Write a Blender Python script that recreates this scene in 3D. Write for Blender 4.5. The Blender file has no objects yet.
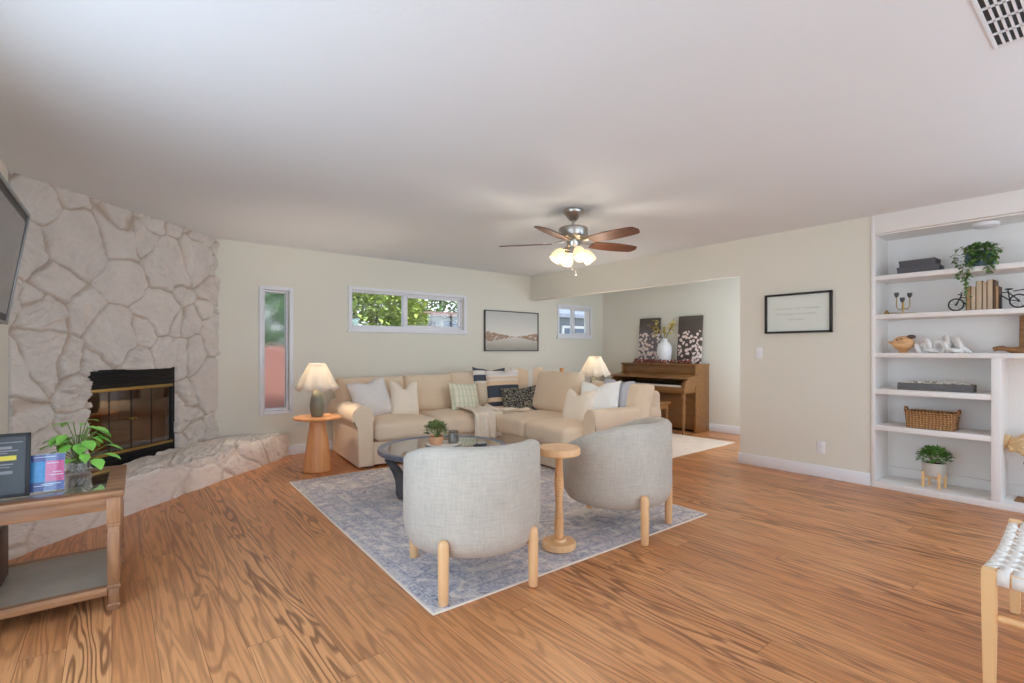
import bpy, bmesh, math, random
import numpy as np
from mathutils import Vector, Matrix
random.seed(7)
R = math.radians
S = bpy.context.scene
COL = S.collection
# ------------------------------------------------------------------ camera
cam_d = bpy.data.cameras.new('camera'); cam = bpy.data.objects.new('camera', cam_d); COL.objects.link(cam)
cam_d.sensor_width = 36.0; cam_d.lens = 36.0*500/1024; cam_d.shift_y = 9.5/1024; cam_d.clip_start = .02
CAM_YAW = -math.atan2(.625, .781)
cam.location = (0, 0, 1.222); cam.rotation_euler = (R(90), 0, CAM_YAW)
S.camera = cam
S.view_settings.view_transform = 'Standard'; S.view_settings.look = 'None'
S.view_settings.gamma = 1.0; S.view_settings.use_curve_mapping = False
S.view_settings.exposure = 0.10
S.cycles.max_bounces = 10; S.cycles.diffuse_bounces = 8; S.cycles.transmission_bounces = 8
S.cycles.caustics_reflective = False; S.cycles.caustics_refractive = False
# ------------------------------------------------------------------ sky
W = bpy.data.worlds.new('sky'); S.world = W; W.use_nodes = True
nt = W.node_tree; nt.nodes.clear()
bg = nt.nodes.new('ShaderNodeBackground'); out = nt.nodes.new('ShaderNodeOutputWorld')
tc = nt.nodes.new('ShaderNodeTexCoord'); sep = nt.nodes.new('ShaderNodeSeparateXYZ'); rmp = nt.nodes.new('ShaderNodeValToRGB')
nt.links.new(tc.outputs['Generated'], sep.inputs[0]); nt.links.new(sep.outputs['Z'], rmp.inputs[0])
rmp.color_ramp.elements[0].position = 0; rmp.color_ramp.elements[0].color = (.86, .9, .95, 1)
rmp.color_ramp.elements[1].position = .6; rmp.color_ramp.elements[1].color = (.45, .62, .9, 1)
nt.links.new(rmp.outputs[0], bg.inputs[0]); bg.inputs[1].default_value = 2.2
nt.links.new(bg.outputs[0], out.inputs[0])

def lamp(kind, name, loc, energy, color=(1, 1, 1), rot=(0, 0, 0), **kw):
    d = bpy.data.lights.new(name, kind); d.energy = energy; d.color = color
    for k, v in kw.items(): setattr(d, k, v)
    o = bpy.data.objects.new(name, d); COL.objects.link(o); o.location = loc; o.rotation_euler = rot
    return o
sun = lamp('SUN', 'sun', (0, -5, 12), 4.5, (1, .95, .86), (R(30), 0, R(35)), angle=R(2))
# daylight through unseen rear and alcove windows; side and right lamps are added fill
lamp('AREA', 'daylight_rear', (2.4, -3.32, 1.25), 50, (.485, .755, 1.0), (R(112), 0, 0), shape='RECTANGLE', size=4.9, size_y=2.0)
lamp('AREA', 'added_fill_side', (-.70, 1.45, 1.15), 33, (.485, .755, 1.0), (0, R(-91), 0), shape='RECTANGLE', size=1.9, size_y=2.3)  # added fill for the left ceiling and bookcase, no door seen here
lamp('AREA', 'added_fill_right', (5.44, -1.95, 1.3), 84, (.485, .755, 1.0), (0, R(108), 0), shape='RECTANGLE', size=1.9, size_y=2.0)  # added fill towards the stone wall and left floor, no window seen here
lamp('AREA', 'daylight_alcove', (6.3, 2.36, 1.3), 26, (.68, .84, 1.0), (R(90), 0, 0), shape='RECTANGLE', size=1.3, size_y=1.7)

# ------------------------------------------------------------------ materials
def lin(c):
    c = c/255.0
    return c/12.92 if c <= .04045 else ((c+.055)/1.055)**2.4
K = .55
def C(r, g, b, k=K):
    c = [lin(v)/k for v in (r, g, b)]; m = max(1.0, max(c)/.86)
    return tuple(v/m for v in c) + (1,)
class NB:
    """small node-building helper"""
    def __init__(s, name):
        s.m = bpy.data.materials.new(name); s.m.use_nodes = True
        s.nt = s.m.node_tree; s.nt.nodes.clear()
        s.out = s.n('ShaderNodeOutputMaterial')
    def n(s, t, **kw):
        nd = s.nt.nodes.new(t)
        for k, v in kw.items(): setattr(nd, k, v)
        return nd
    def put(s, sock, v):
        if isinstance(v, bpy.types.NodeSocket): s.nt.links.new(v, sock)
        else: sock.default_value = v
    def math(s, op, a, b=0.0, c=None, clamp=False):
        nd = s.n('ShaderNodeMath', operation=op, use_clamp=clamp)
        s.put(nd.inputs[0], a); s.put(nd.inputs[1], b)
        if c is not None: s.put(nd.inputs[2], c)
        return nd.outputs[0]
    def mix(s, f, a, b, mode='MIX'):
        nd = s.n('ShaderNodeMix', data_type='RGBA', blend_type=mode)
        s.put(nd.inputs[0], f); s.put(nd.inputs[6], a); s.put(nd.inputs[7], b)
        return nd.outputs[2]
    def ramp(s, f, stops, interp='LINEAR'):
        nd = s.n('ShaderNodeValToRGB'); cr = nd.color_ramp; cr.interpolation = interp
        while len(cr.elements) < len(stops): cr.elements.new(.5)
        for e, (p, c) in zip(cr.elements, stops): e.position = p; e.color = c
        s.put(nd.inputs[0], f); return nd.outputs[0]
    def coord(s, kind='Object', scale=None, rot=None):
        t = s.n('ShaderNodeTexCoord').outputs[kind]
        if scale is None and rot is None: return t
        mp = s.n('ShaderNodeMapping'); s.put(mp.inputs[0], t)
        if scale: mp.inputs['Scale'].default_value = scale
        if rot: mp.inputs['Rotation'].default_value = rot
        return mp.outputs[0]
    def noise(s, vec, scale, detail=3, rough=.5, dist=0.0):
        nd = s.n('ShaderNodeTexNoise'); s.put(nd.inputs['Vector'], vec); nd.inputs['Scale'].default_value = scale
        nd.inputs['Detail'].default_value = detail; nd.inputs['Roughness'].default_value = rough; nd.inputs['Distortion'].default_value = dist
        return nd.outputs[0]
    def xyz(s, v):
        nd = s.n('ShaderNodeSeparateXYZ'); s.put(nd.inputs[0], v); return nd.outputs
    def vec(s, x, y, z):
        nd = s.n('ShaderNodeCombineXYZ'); s.put(nd.inputs[0], x); s.put(nd.inputs[1], y); s.put(nd.inputs[2], z); return nd.outputs[0]
    def bump(s, h, strength=.3, dist=.01):
        nd = s.n('ShaderNodeBump'); s.put(nd.inputs['Height'], h); nd.inputs['Strength'].default_value = strength; nd.inputs['Distance'].default_value = dist
        return nd.outputs[0]
    def bsdf(s, color, rough=.5, metal=0.0, normal=None, **kw):
        p = s.n('ShaderNodeBsdfPrincipled')
        s.put(p.inputs['Base Color'], color); s.put(p.inputs['Roughness'], rough); s.put(p.inputs['Metallic'], metal)
        if normal is not None: s.put(p.inputs['Normal'], normal)
        for k, v in kw.items(): s.put(p.inputs[k.replace('_', ' ')], v)
        s.nt.links.new(p.outputs[0], s.out.inputs[0]); return s.m

def plain(name, c, rough=.5, metal=0.0, var=.06, vs=6.0, bump=0.0, bs=60.0, **kw):
    b = NB(name); co = b.coord()
    n = b.noise(co, vs)
    dark = tuple(x*(1-var*2) for x in c[:3]) + (1,)
    col = b.mix(n, dark, tuple(min(1, x*(1+var)) for x in c[:3]) + (1,))
    nm = b.bump(b.noise(co, bs), bump, .005) if bump else None
    return b.bsdf(col, rough, metal, nm, **kw)
def fabric(name, c, scale=220.0, var=.09, bstr=.25):
    b = NB(name); co = b.coord()
    w1 = b.noise(b.coord(scale=(1, 1, .12)), scale, 2); w2 = b.noise(b.coord(scale=(.12, .12, 1)), scale, 2)
    w = b.math('ADD', b.math('MULTIPLY', w1, .5), b.math('MULTIPLY', w2, .5))
    big = b.noise(co, 5.0)
    f = b.math('ADD', b.math('MULTIPLY', w, .7), b.math('MULTIPLY', big, .3))
    f = b.math('MULTIPLY_ADD', b.math('SUBTRACT', f, .5), 2.6, .5, True)
    col = b.mix(f, tuple(x*(1-var*1.6) for x in c[:3]) + (1,), tuple(min(1, x*(1+var)) for x in c[:3]) + (1,))
    return b.bsdf(col, .95, 0, b.bump(w, bstr, .004), Sheen_Weight=.15)
def wood(name, c1, c2, axis='x', scale=9.0, rough=.4, stretch=.09):
    b = NB(name)
    sc = {'x': (stretch, 1, 1), 'y': (1, stretch, 1), 'z': (1, 1, stretch)}[axis]
    co = b.coord(scale=sc)
    n = b.noise(co, scale, 4, .55, .4)
    rings = b.math('PINGPONG', b.math('MULTIPLY', n, 5.0), .5)
    fine = b.noise(co, scale*14, 3)
    f = b.math('ADD', b.math('MULTIPLY', rings, 1.1), b.math('MULTIPLY', fine, .45))
    col = b.mix(b.math('SUBTRACT', f, .12, None, True), c1, c2)
    return b.bsdf(col, rough, 0, b.bump(fine, .08, .002))
def glass(name, tint=(1, 1, 1, 1), refl=.08, rough=.0):
    b = NB(name)
    t = b.n('ShaderNodeBsdfTransparent'); t.inputs[0].default_value = tint
    g = b.n('ShaderNodeBsdfGlossy'); g.inputs[0].default_value = (1, 1, 1, 1); g.inputs['Roughness'].default_value = rough
    lw = b.n('ShaderNodeLayerWeight'); lw.inputs[0].default_value = .5
    f = b.math('MULTIPLY_ADD', b.math('POWER', lw.outputs['Facing'], 4.0), .9, refl, True)
    mx = b.n('ShaderNodeMixShader'); b.put(mx.inputs[0], f); b.put(mx.inputs[1], t.outputs[0]); b.put(mx.inputs[2], g.outputs[0])
    b.nt.links.new(mx.outputs[0], b.out.inputs[0]); return b.m

M = {}
M['wall'] = plain('wall_paint', C(175, 172, 162), .85, var=.012, vs=2, bump=.05, bs=160)
M['wall_far'] = M['wall']
M['ceiling'] = plain('ceiling_paint', C(178, 181, 184), .9, var=.012, vs=3, bump=.22, bs=38)
M['white'] = plain('white_paint', C(192, 190, 188), .55, var=.01, vs=2)
M['white_trim'] = plain('trim_paint', C(203, 203, 206), .45, var=.01)
M['vinyl'] = plain('window_vinyl', C(215, 215, 220), .4, var=.01)
M['black'] = plain('black_metal', C(30, 29, 30), .45, .3, var=.1)
M['steel_black'] = plain('firebox_steel', C(34, 33, 33), .5, .5, var=.1)
M['brass'] = plain('brass', (.52, .36, .13, 1), .3, 1.0, var=.1)
M['nickel'] = plain('brushed_nickel', (.5, .47, .43, 1), .28, 1.0, var=.08)
M['glass_clear'] = glass('window_glass', (1, 1, 1, 1), .04)
M['glass_door'] = glass('fire_glass', (.55, .5, .47, 1), .14)
M['glass_table'] = glass('table_glass', (.86, .9, .9, 1), .14)
M['glass_dark'] = glass('smoked_glass', (.42, .46, .52, 1), .14)
M['oak'] = wood('light_oak', C(190, 152, 112), C(172, 132, 90), 'z', 7)
M['bench_wood'] = wood('bench_ash_wood', C(208, 174, 128), C(188, 152, 106), 'z', 7)
M['oak_x'] = wood('light_oak_seat', C(214, 178, 130), C(190, 148, 98), 'x', 7)
M['teak'] = wood('honey_wood', C(184, 132, 86), C(158, 104, 62), 'z', 6)
M['piano'] = wood('piano_walnut', C(112, 77, 42), C(88, 59, 30), 'y', 6, .3)
M['console'] = wood('weathered_wood', C(134, 96, 66), C(88, 58, 38), 'x', 12, .42)
M['console_z'] = wood('weathered_leg_wood', C(134, 96, 66), C(88, 58, 38), 'z', 12, .42)
M['blade'] = wood('fan_blade_wood', C(84, 50, 34), C(56, 32, 22), 'x', 8, .55)
M['rim_wood'] = wood('sky_tinted_rim_wood', C(86, 88, 98), C(62, 64, 74), 'x', 10, .3)  # rim colour holds a blue-grey sky reflection over dark wood
M['dark_wood'] = wood('dark_stained_wood', C(62, 58, 58), C(42, 40, 42), 'x', 10, .35)
M['brown_box'] = plain('brown_leather', C(64, 44, 36), .5, var=.1)
M['drift'] = wood('driftwood', C(186, 160, 122), C(140, 112, 78), 'y', 14, .8)
M['drift_dark'] = wood('dark_driftwood', C(128, 92, 58), C(84, 58, 36), 'y', 16, .7)
M['chair_fab'] = fabric('grey_linen', C(147, 140, 130), 115, .13)
M['sofa_fab'] = fabric('tan_sofa_fabric', C(176, 158, 137), 260, .05, .15)
M['pl_blue'] = fabric('blue_grey_fabric', C(172, 167, 164), 200, .08)
M['pl_pale'] = fabric('pale_blue_fabric', C(188, 187, 184), 200, .06)
M['pl_grey'] = fabric('grey_fabric', C(140, 140, 146), 200, .08)
M['pl_cream'] = fabric('cream_fabric', C(216, 203, 186), 200, .05)
M['throw'] = fabric('cream_knit', C(212, 200, 183), 120, .07, .5)
M['pot_cream'] = plain('cream_ceramic', C(205, 198, 188), .5)
M['terracotta'] = plain('terracotta', C(178, 132, 98), .75)
M['vase_white'] = plain('white_ceramic', C(214, 214, 216), .35, var=.02)
M['soil'] = plain('soil', C(66, 52, 42), .95, bump=.5)
M['leaf'] = plain('leaf_green', C(84, 124, 56), .45, var=.3, vs=9)
M['leaf_hedge'] = plain('hedge_leaf', C(88, 126, 70), .5, var=.35, vs=3)
M['leaf_light'] = plain('pothos_green', C(120, 178, 78), .4, var=.25, vs=14)
M['leaf_dark'] = plain('trailing_leaf_green', C(84, 112, 60), .5, var=.35, vs=25)
M['leaf_grey'] = plain('sage_leaf', C(112, 128, 78), .55, var=.4, vs=30)
M['leaf_yellow'] = plain('shrub_leaf', C(150, 164, 82), .5, var=.45, vs=2.5)
M['stem'] = plain('stem_green', C(96, 110, 56), .6)
M['bark'] = plain('bark', C(88, 68, 52), .9, bump=.4)
M['paper'] = plain('paper', C(190, 194, 188), .6, var=.01)
M['ink'] = plain('faint_ink', C(122, 124, 120), .7)
M['teal'] = plain('teal_glaze', C(62, 84, 92), .4)
M['charcoal'] = plain('charcoal_card', C(72, 71, 74), .8, var=.1)
M['charcoal_trough'] = plain('charcoal_wood', C(82, 80, 80), .8, var=.12, vs=30)
M['concrete'] = plain('concrete', C(158, 154, 146), .85, var=.1, vs=20)

# floor planks
b = NB('oak_floor'); co = b.coord(); x, y, z = b.xyz(co)
PW, PL = .145, 1.9
row = b.math('FLOOR', b.math('DIVIDE', x, PW))
wn = b.n('ShaderNodeTexWhiteNoise', noise_dimensions='1D'); b.put(wn.inputs['W'], row)
yy = b.math('ADD', b.math('DIVIDE', y, PL), b.math('MULTIPLY', wn.outputs[0], 7.3))
colm = b.math('FLOOR', yy)
wn2 = b.n('ShaderNodeTexWhiteNoise', noise_dimensions='2D'); b.put(wn2.inputs['Vector'], b.vec(row, colm, 0.0))
pid = wn2.outputs[0]
gx = b.math('ADD', x, b.math('MULTIPLY', pid, 17.0))
gv = b.vec(b.math('MULTIPLY', gx, 5.0), b.math('MULTIPLY', y, .42), b.math('MULTIPLY', pid, 9.0))
n1 = b.noise(gv, 1.35, 2.5, .5, .35)
rings = b.math('PINGPONG', b.math('MULTIPLY', n1, 13.0), .5)
lines = b.ramp(rings, [(0, (1, 1, 1, 1)), (.12, (.8, .8, .8, 1)), (.26, (0, 0, 0, 1)), (1, (0, 0, 0, 1))])
fv = b.vec(b.math('MULTIPLY', gx, 210.0), b.math('MULTIPLY', y, 5.0), pid)
fine = b.noise(fv, 1.0, 2)
base = b.mix(pid, C(166, 110, 68), C(198, 140, 92))
base = b.mix(b.math('MULTIPLY', fine, .5), base, C(128, 84, 50))
streak = b.noise(b.vec(b.math('MULTIPLY', gx, 60.0), b.math('MULTIPLY', y, 1.6), pid), 1.0, 3, .6)
base = b.mix(b.math('MULTIPLY', b.math('SUBTRACT', streak, .46, None, True), 2.4, None, True), base, C(116, 76, 46))
pw2 = b.math('MULTIPLY_ADD', b.math('FRACT', b.math('MULTIPLY', pid, 7.7)), 0.66, .26)
base = b.mix(b.math('MULTIPLY', lines, pw2), base, C(96, 58, 34))
fx = b.math('FRACT', b.math('DIVIDE', x, PW)); ex = b.math('MULTIPLY', b.math('MINIMUM', fx, b.math('SUBTRACT', 1.0, fx)), PW)
fy = b.math('FRACT', yy); ey = b.math('MULTIPLY', b.math('MINIMUM', fy, b.math('SUBTRACT', 1.0, fy)), PL)
seam = b.math('LESS_THAN', b.math('MINIMUM', ex, ey), .0011)
base = b.mix(b.math('MULTIPLY', seam, .75), base, C(70, 42, 26))
hgt = b.math('SUBTRACT', b.math('MULTIPLY', fine, .25), b.math('MULTIPLY', seam, 1.0))
M['floor'] = b.bsdf(base, b.math('MULTIPLY_ADD', fine, .12, .27), 0, b.bump(hgt, .12, .003))

# stone with tan mortar (mesh attribute marks the mortar joints)
def stone_mat(name, lift=1.0):
    b = NB(name); co = b.coord()
    at = b.n('ShaderNodeAttribute'); at.attribute_name = 'mortar'
    n1 = b.noise(co, 4.5, 5, .6); n2 = b.noise(co, 34, 4, .6); n3 = b.noise(b.coord(scale=(1, 1, 3)), 12, 4, .6, .8)
    col = b.mix(n1, C(156*lift, 150*lift, 144*lift), C(192*lift, 184*lift, 178*lift))
    col = b.mix(b.math('MULTIPLY', b.math('SUBTRACT', n3, .60, None, True), 1.6, None, True), col, C(150, 134, 116))
    col = b.mix(b.math('MULTIPLY', at.outputs['Fac'], .75), col, C(138, 120, 102))
    return b.bsdf(col, .92, 0, b.bump(b.math('ADD', b.math('MULTIPLY', n2, .5), n3), .8, .016))
M['stone'] = stone_mat('field_stone'); M['hearth_stone'] = stone_mat('whitewashed_stone', 1.3)

# rugs
b = NB('distressed_rug'); co = b.coord(); x, y, z = b.xyz(co)
nb = b.noise(co, 1.6, 4, .65); n2 = b.noise(co, 7.0, 5, .7, 1.2); n3 = b.noise(b.coord(scale=(1, .2, 1)), 130, 2); n4 = b.noise(b.coord(scale=(.2, 1, 1)), 130, 2)
col = b.ramp(n2, [(.34, C(84, 83, 98)), (.46, C(118, 115, 124)), (.54, C(150, 142, 140)), (.64, C(182, 172, 160))])
col = b.mix(b.math('MULTIPLY', b.math('MULTIPLY_ADD', nb, 4.0, -1.9, True), .55), col, C(164, 148, 144))
ax = b.math('SUBTRACT', 1.13, b.math('ABSOLUTE', x)); ay = b.math('SUBTRACT', 1.44, b.math('ABSOLUTE', y)); ed = b.math('MINIMUM', ax, ay)
band = b.math('PINGPONG', b.math('MULTIPLY', ed, 9.0), .5)
msk = b.math('MULTIPLY', b.math('LESS_THAN', ed, .42), b.math('LESS_THAN', band, .12))
col = b.mix(b.math('MULTIPLY', b.math('MULTIPLY', msk, n2), .9), col, C(84, 90, 112))
vor = b.n('ShaderNodeTexVoronoi'); b.put(vor.inputs['Vector'], co); vor.inputs['Scale'].default_value = 9.0
orn = b.math('MULTIPLY', b.math('LESS_THAN', vor.outputs[0], .3), n2)
col = b.mix(b.math('MULTIPLY', orn, .7), col, C(104, 106, 128))
thr = b.math('ADD', n3, n4)
col = b.mix(b.math('MULTIPLY', b.math('SUBTRACT', thr, .78, None, True), 1.6, None, True), col, C(190, 184, 182))
M['rug'] = b.bsdf(col, .95, 0, b.bump(thr, .3, .004))
M['rug_edge'] = plain('rug_binding', C(204, 190, 174), .9)
M['rug2'] = fabric('cream_rug', C(204, 184, 166), 90, .1, .5)

# patterned pillow fabrics (pillow-local coordinates, x across, z up)
def pillow_pattern(name, fn):
    b = NB(name); co = b.coord(); x, y, z = b.xyz(co)
    w = b.noise(co, 200, 2)
    col = fn(b, x, z, co)
    col = b.mix(b.math('MULTIPLY', w, .25), col, b.mix(.5, col, (.05, .05, .05, 1)))
    return b.bsdf(col, .95, 0, b.bump(w, .3, .003))
def f_plaid(b, x, z, co):
    a = b.math('LESS_THAN', b.math('PINGPONG', b.math('MULTIPLY', x, 1.0), .03), .011)
    c = b.math('LESS_THAN', b.math('PINGPONG', b.math('MULTIPLY', z, 1.0), .045), .008)
    col = b.mix(b.math('MULTIPLY', a, .8), C(188, 184, 166), C(160, 164, 142))
    return b.mix(b.math('MULTIPLY', c, .55), col, C(160, 164, 142))
def f_bands(stops):
    def f(b, x, z, co):
        nd = b.math('MULTIPLY_ADD', z, 1/.56, .5)
        return b.ramp(nd, stops, 'CONSTANT')
    return f
NAVY, TAN, WHT = C(56, 60, 70), C(186, 160, 132), C(208, 202, 194)
f_front = f_bands([(0, NAVY), (.19, TAN), (.29, NAVY), (.58, TAN), (.68, C(190, 178, 166)), (.74, TAN), (.78, C(198, 190, 182)), (.84, C(176, 170, 168)), (.88, C(204, 196, 188))])
def f_back(b, x, z, co):
    base = f_bands([(0, C(198, 182, 162)), (.58, WHT), (.62, NAVY), (.77, WHT), (.88, NAVY)])(b, x, z, co)
    d = b.math('MULTIPLY', b.math('LESS_THAN', b.math('PINGPONG', x, .012), .005), b.math('LESS_THAN', b.math('PINGPONG', z, .012), .005))
    return b.mix(b.math('MULTIPLY', b.math('MULTIPLY', d, b.math('LESS_THAN', z, .03)), .6), base, C(120, 108, 96))
def f_floral(b, x, z, co):
    v = b.n('ShaderNodeTexVoronoi'); b.put(v.inputs['Vector'], co); v.inputs['Scale'].default_value = 42
    n = b.noise(co, 70, 2)
    m = b.math('MULTIPLY', b.math('GREATER_THAN', v.outputs[0], .44), b.math('GREATER_THAN', n, .50))
    return b.mix(m, C(40, 40, 44), C(128, 122, 104))
def f_edge(b, x, z, co):
    m = b.math('LESS_THAN', b.math('PINGPONG', b.math('ADD', x, .18), .12), .03)
    return b.mix(m, C(188, 166, 140), C(216, 210, 200))
M['pl_plaid'] = pillow_pattern('plaid_fabric', f_plaid)
M['pl_front'] = pillow_pattern('banded_fabric', f_front)
M['pl_back'] = pillow_pattern('navy_band_fabric', f_back)
M['pl_floral'] = pillow_pattern('black_floral_fabric', f_floral)
M['pl_stripe'] = pillow_pattern('white_stripe_fabric', f_edge)

def canvas_mat(name, base, seed):
    b = NB(name); co = b.coord(); x, y, z = b.xyz(co)
    bgc = b.mix(b.math('MULTIPLY_ADD', z, 1.3, .1, True), base, C(70, 62, 56))
    v = b.n('ShaderNodeTexVoronoi'); b.put(v.inputs['Vector'], b.vec(b.math('ADD', y, seed), z, 0.0)); v.inputs['Scale'].default_value = 19
    n = b.noise(co, 30, 2)
    m = b.math('LESS_THAN', b.math('ADD', v.outputs[0], b.math('MULTIPLY', n, .25)), .60)
    hgt = b.noise(b.vec(b.math('ADD', y, seed), 0.0, 0.0), 5, 1)
    top = b.math('LESS_THAN', z, b.math('MULTIPLY_ADD', hgt, .5, .25))
    return b.bsdf(b.mix(b.math('MULTIPLY', m, top), bgc, C(208, 192, 186)), .7)
M['canvas_a'] = canvas_mat('blossom_canvas_blue', C(104, 100, 110), 3.1)
M['canvas_b'] = canvas_mat('blossom_canvas_brown', C(62, 52, 48), 8.4)
b = NB('landscape_print'); co = b.coord(); x, y, z = b.xyz(co)
n = b.noise(b.coord(scale=(1, 1, 5)), 6, 4, .6); n2 = b.noise(co, 26, 4, .7)
zz = b.math('ADD', z, b.math('MULTIPLY', b.math('SUBTRACT', n, .5), .06))
col = b.ramp(b.math('MULTIPLY_ADD', zz, 1/.62, .5), [(0, C(120, 116, 108)), (.18, C(144, 140, 132)), (.30, C(160, 157, 150)), (.36, C(178, 175, 168)), (.7, C(164, 163, 158)), (1, C(150, 150, 148))])
side = b.math('ABSOLUTE', b.math('SUBTRACT', x, .06))
dune = b.math('MULTIPLY', b.math('LESS_THAN', b.math('ABSOLUTE', b.math('ADD', z, .09)), b.math('MULTIPLY', b.math('MULTIPLY', side, n2), .26)), b.math('GREATER_THAN', n2, .42))
M['landscape'] = b.bsdf(b.mix(dune, col, C(126, 104, 88)), .7)

# wicker, brick, frosted glass, screen, lamp shade
b = NB('wicker'); co = b.coord()
w1 = b.n('ShaderNodeTexWave', wave_type='BANDS', bands_direction='Z'); b.put(w1.inputs['Vector'], co); w1.inputs['Scale'].default_value = 17; w1.inputs['Distortion'].default_value = 2
w2 = b.n('ShaderNodeTexWave', wave_type='BANDS', bands_direction='Y'); b.put(w2.inputs['Vector'], co); w2.inputs['Scale'].default_value = 14; w2.inputs['Distortion'].default_value = 3
f = b.math('MULTIPLY', w1.outputs[1], w2.outputs[1])
M['wicker'] = b.bsdf(b.mix(f, C(112, 76, 46), C(214, 170, 114)), .8, 0, b.bump(f, 1.0, .01))
b = NB('red_brick'); co = b.coord(rot=(R(90), 0, 0)); br = b.n('ShaderNodeTexBrick'); b.put(br.inputs['Vector'], co); br.inputs['Scale'].default_value = 5
br.inputs['Color1'].default_value = C(150, 100, 93); br.inputs['Color2'].default_value = C(136, 88, 82); br.inputs['Mortar'].default_value = C(124, 104, 98)
M['brick'] = b.bsdf(br.outputs[0], .9)
b = NB('frosted_glass'); co = b.coord()
nm = b.bump(b.noise(b.coord(scale=(1, 1, .35)), 90, 3), .5, .01)
M['frosted'] = b.bsdf((.95, .97, .96, 1), .32, 0, nm, Transmission_Weight=1.0, IOR=1.12)
M['screen'] = plain('tv_screen', C(92, 92, 92), .16, var=.03)
b = NB('lamp_shade_linen'); co = b.coord()
tr = b.n('ShaderNodeBsdfTranslucent'); tr.inputs[0].default_value = (.96, .90, .80, 1)
df = b.n('ShaderNodeBsdfDiffuse'); df.inputs[0].default_value = (.87, .83, .77, 1)
mx = b.n('ShaderNodeMixShader'); mx.inputs[0].default_value = .5
b.nt.links.new(df.outputs[0], mx.inputs[1]); b.nt.links.new(tr.outputs[0], mx.inputs[2]); b.nt.links.new(mx.outputs[0], b.out.inputs[0])
M['shade'] = b.m
b = NB('lit_frosted_shade')
M['fan_shade'] = b.bsdf((.80, .66, .42, 1), .4, 0, None, Emission_Color=(1, .82, .46, 1), Emission_Strength=.72)
b = NB('lit_bulb')
M['bulb'] = b.bsdf((1, .95, .85, 1), .4, 0, None, Emission_Color=(1, .9, .72, 1), Emission_Strength=4.0)
b = NB('ceramic_lamp'); co = b.coord(); x, y, z = b.xyz(co)
wv = b.n('ShaderNodeTexNoise'); b.put(wv.inputs['Vector'], co); wv.inputs['Scale'].default_value = 14
M['lamp_base'] = b.bsdf(b.mix(wv.outputs[0], C(70, 70, 60), C(100, 98, 84)), .45)
M['yellow'] = plain('yellow_print', C(176, 164, 66), .6, var=.02)
M['print_grey'] = plain('grey_print', C(112, 114, 118), .6, var=.1, vs=90)
M['print_navy'] = plain('navy_print', C(62, 72, 122), .35, var=.05)
M['print_cyan'] = plain('cyan_print', C(54, 132, 178), .35, var=.15, vs=40)
M['print_magenta'] = plain('magenta_print', C(176, 44, 98), .35, var=.06)
M['print_white'] = plain('white_print', C(208, 214, 224), .4, var=.02)
M['picture_glass'] = glass('picture_glass', (1, 1, 1, 1), .0, .12)
M['acrylic'] = glass('clear_acrylic', (.93, .95, .97, 1), .03)
M['plate_dark'] = plain('plaque_black', C(46, 47, 50), .35, var=.08)
M['tv_bezel'] = plain('tv_bezel', C(116, 116, 116), .4, .4, var=.03)
M['strap'] = plain('white_leather_strap', C(206, 200, 192), .6, var=.05, vs=30)
M['roof'] = plain('roof_shingle', C(92, 66, 56), .9, var=.1, vs=20)
M['house_wall'] = plain('house_paint', C(128, 132, 130), .9, var=.04)
M['house_dark'] = plain('house_maroon', C(70, 50, 52), .8)
M['house_grey'] = plain('grey_siding', C(102, 108, 120), .9, var=.06)
M['window_dark'] = plain('dark_pane', C(64, 78, 98), .12, var=.2)
M['ground'] = plain('garden_ground', C(120, 124, 92), .95, var=.2)
M['garland'] = plain('dark_red_berry', C(112, 58, 48), .6, var=.3, vs=30)
M['blossom'] = plain('yellow_blossom', C(178, 160, 82), .6, var=.3, vs=30)
M['book_a'] = plain('beige_cover', C(156, 138, 116), .7, var=.08); M['book_b'] = plain('tan_cover', C(134, 108, 78), .7, var=.08); M['book_c'] = plain('brown_cover', C(78, 56, 42), .7, var=.08)
M['pages'] = plain('book_pages', C(200, 190, 172), .9)
M['wood_bird'] = wood('carved_wood', C(186, 146, 104), C(132, 92, 58), 'y', 20, .5)
M['bird_dark'] = plain('dark_feather', C(72, 54, 48), .7)
M['chain'] = plain('pale_ceramic', C(186, 184, 182), .6, var=.1, vs=40, bump=.5, bs=120)
M['pebble'] = plain('pebble', C(196, 190, 180), .7, var=.2, vs=40)
M['cable'] = plain('black_rubber', C(28, 28, 30), .5)

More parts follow.
